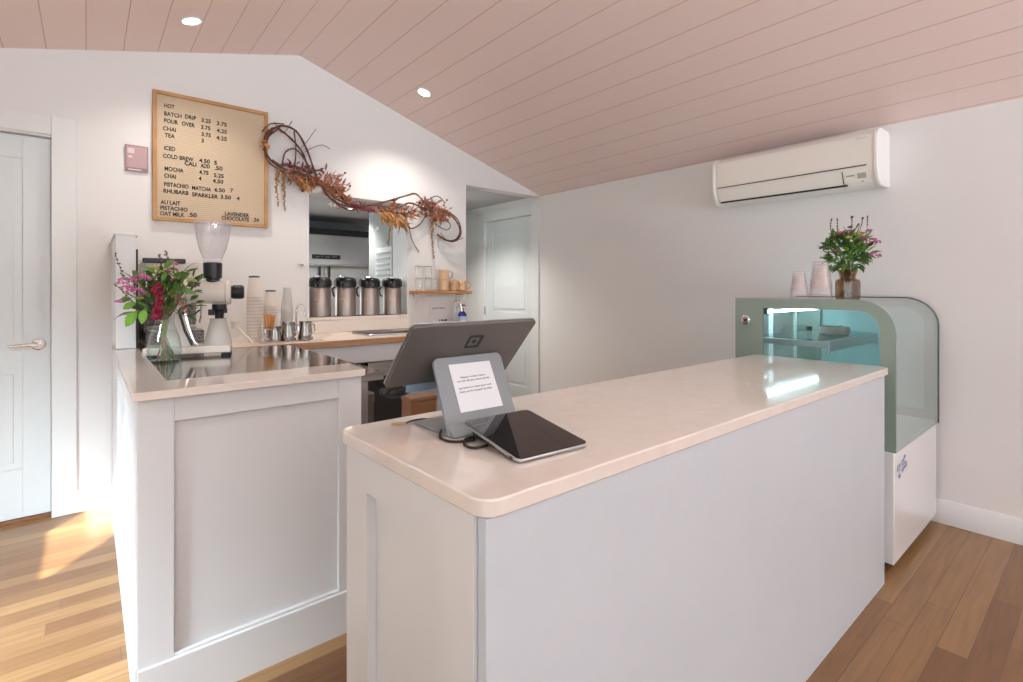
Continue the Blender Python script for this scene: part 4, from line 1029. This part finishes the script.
for m_, u, v, d_, r in heads:
    c = pp(u, v, d_)
    b = BM()
    for k in range(60 if r > 0.02 else 30):
        a = random.uniform(0, 2 * PI); e = random.uniform(-0.2, PI / 2)
        dr_ = Vector((math.cos(a) * math.cos(e), math.sin(a) * math.cos(e), math.sin(e) * 0.55))
        q = c + dr_ * r
        blob(b, q, random.uniform(0.0035, 0.006), 0, (1, 1, 0.7), 0.3)
    obj('flower_head', b, M[m_], fl, local=True)
    allst.append((c, r))
# crimson drooping plume
b = BM()
for k in range(120):
    t_ = random.random(); c = pp(168 + 2 * math.sin(t_ * 3), 283 + t_ * 32, 0.06)
    blob(b, c + Vector((random.gauss(0, 0.009), random.gauss(0, 0.009), random.gauss(0, 0.004))), random.uniform(0.004, 0.008), 0, (1, 1, 1.3), 0.3)
obj('flower_plume', b, M['crimson'], fl, local=True)
b = BM()
for k in range(60):
    t_ = random.random(); c = pp(178 + 14 * t_, 292 + 20 * t_ * t_, 0.03)
    blob(b, c + Vector((random.gauss(0, 0.005), random.gauss(0, 0.005), random.gauss(0, 0.005))), random.uniform(0.003, 0.006), 0, (1, 1, 1.3), 0.3)
obj('flower_plume', b, M['dusty'], fl, local=True)
# spikes
for pts, n in (([(140, 290), (134, 280), (128, 270), (122, 253)], 16), ([(140, 300), (132, 292), (122, 283)], 8), ([(175, 275), (173, 262), (171, 251)], 10), ([(168, 270), (166, 258), (165, 254)], 7), ([(190, 290), (197, 286), (203, 282)], 8)):
    b = BM(); path = smooth([pp(u, v, 0.02) for u, v in pts], 5)
    tube(b, path, 0.0012, 5)
    for k in range(n):
        q = path[int(len(path) * (0.35 + 0.64 * k / n))]; blob(b, q + Vector((random.gauss(0, .003), random.gauss(0, .003), 0)), 0.0045, 0, (1, 1, 1), .2)
    obj('seed_spike', b, M['mauve'] if pts[0][0] > 150 else M['leaf_dark'], fl, local=True)
def foliage(name, m_, n, u0, u1, v0, v1, L, W, dy=0.05, target=(167, 320)):
    b = BM()
    for k in range(n):
        u = random.uniform(u0, u1); v = random.uniform(v0, v1); base_ = pp(u, v, random.uniform(-dy, dy))
        dr_ = (base_ - pp(target[0], target[1])).normalized() + Vector((random.gauss(0, .5), random.gauss(0, .5), random.gauss(0, .4)))
        leaf(b, base_, dr_, random.uniform(0.6, 1.2) * L, W * random.uniform(.7, 1.2), bend=random.uniform(0.1, 0.5), up=Vector((random.gauss(0, .4), random.gauss(0, .4), 1)))
    return obj(name, b, m_, fl, local=True)
foliage('foliage', M['leaf_dark'], 110, 140, 192, 278, 315, 0.055, 0.022)
foliage('foliage', M['leaf'], 120, 145, 192, 270, 312, 0.055, 0.020)
for u, v, du, dv, L, W in ((150, 308, -10, 14, 0.085, 0.045), (158, 306, -4, 16, 0.07, 0.04), (148, 300, -14, 8, 0.06, 0.03)):
    b = BM(); leaf(b, pp(u, v, 0.06), P3(du, -dv, 3), L, W, up=TW, bend=0.15)
    obj('large_leaf', b, M['leaf_lime'], fl, local=True)
for u, v, du, dv, L in ((180, 275, 22, -4, 0.07), (185, 285, 22, 10, 0.08), (178, 292, 20, -6, 0.07), (140, 296, -16, 4, 0.05), (172, 268, 10, -10, 0.06), (150, 276, -12, -8, 0.05)):
    b = BM(); leaf(b, pp(u, v, 0.04), P3(du, -dv, 3), L, 0.026, up=TW, bend=0.35)
    obj('large_leaf', b, M['leaf'], fl, local=True)
for k in range(15):
    a = random.uniform(0, 2 * PI); r0 = random.uniform(0.02, 0.05); b = BM(); tgt = pp(random.uniform(145, 190), random.uniform(275, 300))
    tube(b, smooth([(r0 * math.cos(a), r0 * math.sin(a), 0.012), (-0.016 * math.cos(a), -0.016 * math.sin(a), 0.17), (tgt.x * 0.6, tgt.y * 0.6, 0.25), tgt], 4), 0.0036, 6)
    obj('stem', b, M['stem'] if k % 4 else M['dry_rust'], fl, local=True)

# right vase on the display case
ZT = 1.2032
vx, vy = 3.10, 0.93
fr_ = thing('flower_vase', 'amber glass vase of mixed flowers on top of the display case', 'vase of flowers', (vx, vy, ZT))
b = BM(); lathe(b, [(0.050, 0), (0.057, 0.005), (0.057, 0.085), (0.052, 0.098), (0.036, 0.104), (0.038, 0.125), (0.046, 0.15), (0.044, 0.15), (0.034, 0.12), (0.034, 0.104), (0.050, 0.095), (0.054, 0.08), (0.052, 0.008), (0.001, 0.006)], seg=10)
obj('glass_vase', b, M['amber'], fr_, local=True, ang=20)
PM = 1 / 195.0
def p2(u, v, d=0.0): return P3((u - 848) * PM, (297.5 - v) * PM, d)
random.seed(23)
for m_, u, v, d_, r in (('magenta', 867, 241, 0.04, 0.038), ('pink', 869, 255, 0.04, 0.034), ('magenta', 861, 236, 0.02, 0.018), ('dusty', 846, 231, 0.02, 0.03), ('dusty', 838, 232, 0.02, 0.022), ('yellowgreen', 853, 233, 0.04, 0.022), ('yellowgreen', 860, 231, 0.0, 0.018),
                        ('mauve', 823, 246, 0.0, 0.018), ('dusty', 832, 249, 0.03, 0.018), ('pink', 870, 228, 0.0, 0.014), ('mauve', 848, 225, 0.02, 0.010), ('yellowgreen', 842, 236, 0.05, 0.014)):
    b = BM(); c = p2(u, v, d_)
    for k in range(55 if r > 0.02 else 30):
        a = random.uniform(0, 2 * PI); e = random.uniform(-0.3, PI / 2)
        blob(b, c + Vector((math.cos(a) * math.cos(e), math.sin(a) * math.cos(e), math.sin(e) * 0.6)) * r, random.uniform(0.0035, 0.006), 0, (1, 1, .7), .3)
    obj('flower_head', b, M[m_], fr_, local=True)
for pts in ([(832, 238), (829, 226), (830, 216)], [(835, 236), (836, 226), (836, 216)], [(850, 232), (851, 222), (851, 214)], [(858, 232), (861, 222), (862, 215)], [(866, 232), (867, 222), (867, 213)], [(853, 230), (856, 224), (858, 221)]):
    b = BM(); path = smooth([p2(u, v, 0.01) for u, v in pts], 4); tube(b, path, 0.0013, 5)
    for q in path[len(path) // 2:]: blob(b, q, 0.0042, 0, (1, 1, 1.2), .2)
    blob(b, path[-1], 0.008, 0, (1, 1, .8), .3) if pts[0][0] in (850, 858) else None
    obj('seed_spike', b, M['mauve'], fr_, local=True)
for m_, n in ((M['leaf_dark'], 120), (M['leaf'], 170), (M['leaf_lime'], 40)):
    b = BM()
    for k in range(n):
        a = random.uniform(0, 2 * PI); rr = random.random() ** .5
        base_ = p2(847 + 20 * rr * math.cos(a), 249 + 17 * rr * math.sin(a), random.uniform(-0.05, 0.06))
        dr_ = (base_ - p2(848, 262)).normalized() + Vector((random.gauss(0, .45), random.gauss(0, .45), random.gauss(0, .35)))
        leaf(b, base_, dr_, random.uniform(.03, .055), random.uniform(.016, .026), bend=random.uniform(.1, .5), up=Vector((random.gauss(0, .4), random.gauss(0, .4), 1)))
    obj('foliage', b, m_, fr_, local=True)
for k in range(12):
    a = random.uniform(0, 2 * PI); b = BM(); tgt = p2(random.uniform(832, 866), random.uniform(240, 256))
    tube(b, smooth([(.03 * math.cos(a), .03 * math.sin(a), .01), (-.014 * math.cos(a), -.014 * math.sin(a), .11), tgt * 0.75 + Vector((0, 0, .03)), tgt], 4), 0.0026, 6)
    obj('stem', b, M['stem'], fr_, local=True)

# clear cup stacks on the display case
c1 = cup_proto('clear_cup', 'plastic cup', 0.10, 0.027, 0.040, M['clear_cup'], 'clear cups in the shorter stack on the display case', True)
stack(c1, 2.81, 1.06, ZT, 4, 0.014, 'clear upturned cup %s of the shorter stack on the display case', True)
c2 = cup_proto('clear_cup', 'plastic cup', 0.125, 0.033, 0.050, M['clear_cup'], 'clear cups in the taller stack on the display case', True)
stack(c2, 2.87, 0.98, ZT, 5, 0.016, 'clear upturned cup %s of the taller stack beside the amber vase', True)

# ------------------------------------------------------------------ register, tablet, cables, box
def plate(bm, w, h, r, t0, t1, cx=0, cy=0):
    prism(bm, rrect(cx - w / 2, cx + w / 2, cy - h / 2, cy + h / 2, r), 'z', t0, t1)
reg = thing('register_stand', 'grey point-of-sale display on a slanted stand, back facing the room', 'register', (0.73, 1.0, ZC), R(1))
rb = Vector((0.6251, 0.9684, 0.92)); ang = 0.0169
ex = Vector((math.cos(ang), math.sin(ang), 0)); ey = Vector((-math.sin(ang), math.cos(ang), 0)); ez = Vector((0, 0, 1))
up = ey * math.sin(0.4025) + ez * math.cos(0.4025); nn = ex.cross(up)       # nn faces the customer (-y, up)
reg.rotation_euler = (0, 0, 0)
def fm(o, a, b_, c_): return Matrix(((a.x, b_.x, c_.x, o.x), (a.y, b_.y, c_.y, o.y), (a.z, b_.z, c_.z, o.z), (0, 0, 0, 1)))
W_, H_ = 0.2071, 0.1812
b = BM(); prism(b, rrect(0, W_, -0.002, H_, 0.017, 8, (0, 0, 1, 1)), 'z', -0.009, 0.0); bmesh.ops.transform(b, matrix=fm(rb, ex, up, nn), verts=b.verts)
pn = obj('stand_panel', b, M['stand'], reg, bevel=0.002)
b = BM()   # flat foot, curling up into the panel
prism(b, rrect(0.0, W_, -0.018, 0.165, 0.015), 'z', 0.0, 0.006); bmesh.ops.transform(b, matrix=fm(Vector((rb.x, rb.y, ZC)), ex, ey, ez), verts=b.verts)
obj('foot_plate', b, M['stand'], reg, bevel=0.002)
b = BM(); prism(b, [(-0.014, 0.006), (-0.010, 0.010), (0.004, 0.020), (0.012, 0.030), (0.016, 0.022), (0.012, 0.006)], 'x', 0.002, W_ - 0.002); bmesh.ops.transform(b, matrix=fm(Vector((rb.x, rb.y, ZC)), ex, ey, ez), verts=b.verts)
obj('curved_bend', b, M['stand'], reg)
b = BM(); lathe(b, [(0.006, 0), (0.006, 0.0008)], 0.012, 0.008, 12); bmesh.ops.transform(b, matrix=fm(rb, ex, up, nn), verts=b.verts); obj('cable_hole', b, M['black_matt'], reg)
# paper notice on the stand
pt = thing('paper_notice', 'white printed sheet taped to the grey register stand', 'notice', tuple(rb + ex * 0.10 + up * 0.10 + nn * 0.0005))
b = BM(); vs = [b.verts.new(v) for v in ((0.0395, 0.1615, 0.0008), (0.164, 0.1605, 0.0008), (0.1712, 0.0436, 0.0008), (0.0439, 0.0451, 0.0008))]; b.faces.new(vs)
r_ = bmesh.ops.extrude_face_region(b, geom=list(b.faces)); [setattr(e, 'co', e.co + Vector((0, 0, 0.0006))) for e in r_['geom'] if isinstance(e, bmesh.types.BMVert)]
bmesh.ops.transform(b, matrix=fm(rb, ex, up, nn), verts=b.verts); sh_ = obj('sheet', b, M['paper'], pt)
for s_, y, w in (('Please order here', 0.125, 0.074), ('we will call your name shortly', 0.1165, 0.098), ('tap insert or swipe your card', 0.0995, 0.098), ('thank you for stopping by today', 0.0905, 0.098)):
    text('printed_line', s_, M['paper_ink'], fm(rb + ex * 0.102 + up * y + nn * 0.0015, ex, up, nn), w, 0.0042, sh_, 0.0002, 'CENTER')
# display
mc = Vector((0.7172, 1.0384, 1.0925)); tm = -0.732; am = 0.0176
e2 = Vector((math.cos(am), math.sin(am), 0)); y2 = Vector((-math.sin(am), math.cos(am), 0)); u2 = y2 * math.sin(tm) + ez * math.cos(tm); n2 = e2.cross(u2)
MM = fm(mc, e2, u2, n2)
b = BM(); plate(b, 0.366, 0.203, 0.012, -0.0105, 0.0); bmesh.ops.transform(b, matrix=MM, verts=b.verts); mon = obj('display_housing', b, M['monitor'], reg, bevel=0.003)
b = BM(); plate(b, 0.368, 0.2035, 0.013, -0.0125, -0.0106); bmesh.ops.transform(b, matrix=MM, verts=b.verts); obj('display_bezel', b, M['alu'], reg, bevel=0.001)
b = BM(); plate(b, 0.350, 0.19, 0.008, -0.0135, -0.0126); bmesh.ops.transform(b, matrix=MM, verts=b.verts); obj('screen', b, M['screen'], reg)
b = BM()   # square emblem: rounded ring with a dot
cx_, cy_ = 0.0071, 0.041
ringwall(b, rrect(cx_ - 0.0215, cx_ + 0.0215, cy_ - 0.0215, cy_ + 0.0215, 0.006), rrect(cx_ - 0.0145, cx_ + 0.0145, cy_ - 0.0145, cy_ + 0.0145, 0.003), 'z', 0.0002, 0.0012)
plate(b, 0.011, 0.011, 0.002, 0.0002, 0.0012, cx_, cy_); bmesh.ops.transform(b, matrix=MM, verts=b.verts); obj('emblem', b, M['black_matt'], mon)
T_ = rb + ex * W_ / 2 + up * H_
b = BM(); box(b, -0.08, 0.08, -0.012, 0.012, -0.008, 0.008); bmesh.ops.transform(b, matrix=fm(T_ - up * 0.008 - nn * 0.012, ex, up, nn), verts=b.verts); obj('hinge_bar', b, M['black_matt'], reg, bevel=0.003)
# blue-grey bar and black clumps below the display
be_ = mc + u2 * -0.1015 - n2 * 0.006
b = BM(); box(b, -0.122, 0.11, 0.0, 0.022, -0.022, -0.001); bmesh.ops.transform(b, matrix=fm(be_, e2, y2, ez), verts=b.verts); hb_ = obj('blue_grey_strip', b, M['strip_blue'], reg, bevel=0.002)
b = BM(); hb0 = be_ + e2 * -0.135 + y2 * 0.012 - ez * 0.014
for k, (dx, dz, r) in enumerate(((-0.04, 0, 0.011), (-0.02, -0.004, 0.012), (0.0, 0.0, 0.011), (0.018, -0.002, 0.010))):
    blob(b, hb0 + e2 * dx + ez * dz, r, 2, (1.1, 1, 0.9), 0.08)
tube(b, smooth([hb0 + e2 * -0.05, hb0 + e2 * -0.02 + ez * -0.015, hb0 + e2 * 0.02 + ez * -0.01, hb0 + e2 * 0.03 + ez * 0.005]), 0.004, 6); obj('cable_bundle', b, M['black_matt'], reg)
for dx in (-0.028, 0.05):
    b = BM(); q = be_ + e2 * dx + y2 * 0.004 - ez * 0.008; blob(b, q, 0.010, 2, (1.5, 1, 1), 0); obj('clamp', b, M['black'], reg)

# wooden box on the shelf behind the counter
wb = thing('wooden_box', 'brown wooden box behind the counter, under the register display', 'box', (0.755, 1.33, 0.7905))
b = BM(); box(b, 0.713, 0.797, 1.302, 1.362, 0.7905, 0.925); bo = obj('box_body', b, M['boxwood'], wb, bevel=0.002)
b = BM(); box(b, 0.711, 0.799, 1.30, 1.364, 0.9255, 0.936); obj('box_lid', b, M['boxwood'], wb, bevel=0.002)

# tablet lying in front
tbm = thing('tablet', 'black tablet lying tilted on the counter in front of the register', 'tablet', (0.72, 0.84, ZC))
A_ = Vector((0.631, 0.736, 0.917)); B_ = Vector((0.8185, 0.740, 0.917)); D_ = Vector((0.674, 0.950, 0.9475))
tx = (B_ - A_).normalized(); ty = (D_ - A_); ty = ty - tx * ty.dot(tx)
TL = ty.length; ty.normalize(); tz = tx.cross(ty); TWd = (B_ - A_).length
rz_ = Matrix.Rotation(R(-5), 3, 'Z'); tx = rz_ @ tx; ty = rz_ @ ty; tz = rz_ @ tz
MT = fm(A_, tx, ty, tz)
b = BM(); prism(b, rrect(0, TWd, 0, TL, 0.014, 8), 'z', 0.0, 0.007); bmesh.ops.transform(b, matrix=MT, verts=b.verts); obj('housing', b, M['alu'], tbm, bevel=0.002)
b = BM(); prism(b, rrect(0.0015, TWd - 0.0015, 0.0015, TL - 0.0015, 0.0125, 8), 'z', 0.0071, 0.0079); bmesh.ops.transform(b, matrix=MT, verts=b.verts); obj('screen', b, M['screen'], tbm)
b = BM(); prism(b, [(TL * 0.45, -0.0005), (TL * 0.94, -0.0005), (TL * 0.90, -0.028)], 'x', 0.02, TWd - 0.02); bmesh.ops.transform(b, matrix=MT, verts=b.verts); obj('rear_prop', b, M['black_matt'], tbm)
b = BM(); box(b, -0.001, 0.0005, 0.02, 0.028, 0.002, 0.005); bmesh.ops.transform(b, matrix=MT, verts=b.verts); obj('side_port', b, M['black'], tbm)

# charging cable with a tan plug; loop between stand and tablet
def cz(u, v, z=ZC + 0.004):
    k = ray(u, v); t = (z - EYE) / k.z; return Vector((k.x * t, k.y * t, z))
cb = thing('charging_cable', 'thin black cable with a tan plug left of the register stand', 'cable', tuple(cz(400, 423)))
b = BM(); tube(b, smooth([cz(406, 423.0), cz(413, 420.5), cz(425, 419.0), cz(440, 421)]), 0.0022, 6); obj('cord', b, M['black_matt'], cb)
b = BM(); tube(b, [cz(391.5, 423.6), cz(400, 423.6), cz(406, 423.2)], [0.004, 0.0045, 0.003], 8); obj('plug', b, mat('tan_plug', (0.50, 0.33, 0.20), 0.5), cb)
cb2 = tag(obj('cable', tube(BM(), smooth([cz(441, 431), cz(440, 437), cz(448, 441), cz(462, 441.5), cz(475, 439)]), 0.003, 6), M['black_matt']), 'black cable curling out from under the register stand', 'cable')
cb3 = tag(obj('cable', tube(BM(), smooth([cz(478, 436), cz(466, 439), cz(465, 445), cz(474, 448), cz(488, 445)]), 0.003, 6), M['black_matt']), 'small loop of black cable beside the tablet', 'cable')

# ------------------------------------------------------------------ dried garland on the wall
gd = thing('dried_garland', 'garland of twisted vines and dried rust-coloured foliage on the wall above the pass-through', 'garland', (1.6, 3.72, 1.9))
random.seed(5)
def gp(u, v, y=3.70): return onY(u, v, y)
vines = [([(310, 174), (302, 152), (287, 135), (274, 128), (265, 138), (267, 155), (280, 167), (296, 172), (312, 177)], .0058), ([(264, 150), (267, 136), (280, 126), (296, 131), (307, 150), (314, 170), (318, 180)], .0055),
 ([(282, 168), (285, 153), (295, 149), (305, 160), (312, 174)], .0042), ([(294, 172), (296, 150), (294, 131)], .0035), ([(272, 160), (290, 172), (314, 178), (334, 190), (350, 204), (372, 209), (392, 207)], .0065), ([(278, 165), (300, 168), (322, 186), (338, 200), (356, 205), (380, 203), (405, 196), (416, 194), (424, 203)], .0055),
 ([(318, 180), (330, 198), (350, 210), (370, 205), (396, 208), (409, 203), (421, 207), (432, 212)], .0055), ([(425, 205), (437, 209), (449, 214), (457, 222), (460, 232), (455, 240), (446, 240), (437, 234)], .0062), ([(430, 208), (446, 211), (458, 220), (461, 234), (456, 241)], .0045),
 ([(405, 213), (410, 228), (420, 224), (427, 213)], .0042), ([(316, 178), (326, 192), (338, 203), (352, 207), (368, 211), (386, 210), (402, 214)], .005), ([(300, 172), (318, 184), (336, 192), (348, 203), (366, 206), (384, 212), (398, 210)], .004), ([(409, 226), (412, 240), (419, 252)], .0025), ([(440, 233), (450, 242), (463, 238)], .0025), ([(301, 148), (306, 143), (311, 136), (316, 129)], .0018), ([(305, 152), (312, 148), (322, 145), (330, 149)], .0018), ([(274, 122), (283, 133), (292, 121)], .0022),
 ([(280, 128), (268, 138), (266, 158), (282, 171), (300, 174)], .0045), ([(390, 210), (405, 214), (420, 206), (436, 196), (445, 203)], .0035), ([(438, 215), (450, 224), (447, 230), (438, 226)], .0030), ([(427, 210), (436, 203), (441, 200)], .003), ([(262, 132), (270, 124), (284, 124)], .003)]
for pts, r in vines:
    path = smooth([gp(u, v, 3.715 - random.uniform(0, 0.05)) for u, v in pts], 6)
    b = BM(); tube(b, path, [r * 1.25 * random.uniform(.85, 1.15) for _ in path], 6); obj('vine', b, M['vine'], gd)
def cluster(nm, m_, n, pts, spread, dirv, L, W, jit=.6):
    b = BM(); path = smooth([gp(u, v) for u, v in pts], 8)
    for k in range(n):
        q = random.choice(path) + Vector((random.gauss(0, spread), random.uniform(-.05, .02), random.gauss(0, spread)))
        d_ = Vector(dirv) + Vector((random.gauss(0, jit), random.gauss(0, jit * .5), random.gauss(0, jit)))
        leaf(b, q, d_, L * 1.15 * random.uniform(.5, 1.2), W * 1.5 * random.uniform(.6, 1.3), up=Vector((random.gauss(0, .5), -1, random.gauss(0, .5))), bend=random.uniform(-.3, .4))
    return obj(nm, b, m_, gd)
cluster('dried_leaves', M['dry_red'], 70, [(283, 166), (300, 168), (316, 172)], .012, (.5, -.2, .1), .035, .008)
cluster('dried_leaves', M['dry_rust'], 70, [(282, 174), (300, 177), (318, 182)], .014, (.2, -.3, -.6), .045, .012)
cluster('dried_leaves', M['dry_rust'], 90, [(320, 184), (334, 195), (345, 203)], .018, (.7, -.2, .4), .06, .010, .7)
cluster('dried_leaves', M['dry_pink'], 60, [(325, 180), (340, 190)], .02, (.6, -.2, .9), .05, .009, .5)
cluster('dried_leaves', M['dry_red'], 50, [(350, 206), (365, 209), (380, 208)], .010, (.6, -.2, -.2), .04, .010)
cluster('dried_plume', M['dry_gold'], 90, [(378, 210), (392, 214), (402, 220)], .014, (.45, -.3, -1.0), .10, .009, .35)
cluster('dried_plume', M['dry_gold'], 30, [(296, 178), (306, 184)], .010, (.1, -.2, -1), .05, .012, .4)
cluster('dried_leaves', M['dry_rust'], 90, [(385, 207), (400, 210), (412, 214)], .018, (.6, -.3, -.5), .055, .010, .6)
cluster('dried_leaves', M['dry_pink'], 110, [(420, 207), (430, 208), (442, 212)], .020, (.1, -.3, .0), .050, .010, .9)
cluster('dried_leaves', M['dry_rust'], 70, [(428, 212), (436, 218), (444, 214)], .020, (.3, -.3, -.3), .050, .010, .9)
cluster('dried_leaves', M['dry_red'], 40, [(418, 203), (432, 205)], .015, (.3, -.3, .6), .045, .008, .8)
cluster('dried_leaves', M['dry_gold'], 14, [(264, 143), (268, 150)], .008, (-.6, -.3, .1), .03, .012, .6)
for pts, n in (([(278, 170), (277, 185), (278, 207)], 26), ([(284, 173), (284, 190), (285, 211)], 30), ([(433, 218), (432, 238), (434, 259)], 34), ([(391, 222), (389, 238), (388, 245)], 12)):
    b = BM(); path = smooth([gp(u, v, 3.71) for u, v in pts], 10); tube(b, path, .002, 5)
    for k in range(n):
        q = path[int(len(path) * .98 * k / n)]; w = 1 - .55 * k / n; blob(b, q + Vector((random.gauss(0, .006 * w), random.gauss(0, .004), 0)), .0115 * w, 1, (1, 1, 1.2), .25)
    obj('hanging_pod', b, M['pod'], gd)
for u, v in ((331, 196), (336, 200), (330, 204), (335, 206), (377, 229), (303, 190), (340, 203)):
    b = BM(); q = gp(u, v, 3.69)
    for k in range(4): blob(b, q + Vector((random.gauss(0, .006), random.gauss(0, .004), random.gauss(0, .006))), .009, 1, (1, 1, 1), .15)
    tube(b, [q, q + Vector((0, .02, .03))], .0015, 4)
    obj('seed_head', b, M['berry'] if (u, v) != (303, 190) else M['dry_red'], gd)
for u, v in ((345, 173), (338, 179), (350, 186), (447, 200), (397, 199)):
    b = BM(); q = gp(u, v, 3.70); blob(b, q, .010, 1, (1, 1, 1), .3); tube(b, [q, q + Vector((-.03, .01, -.05))], .0018, 4); obj('seed_head', b, M['dry_red'], gd)
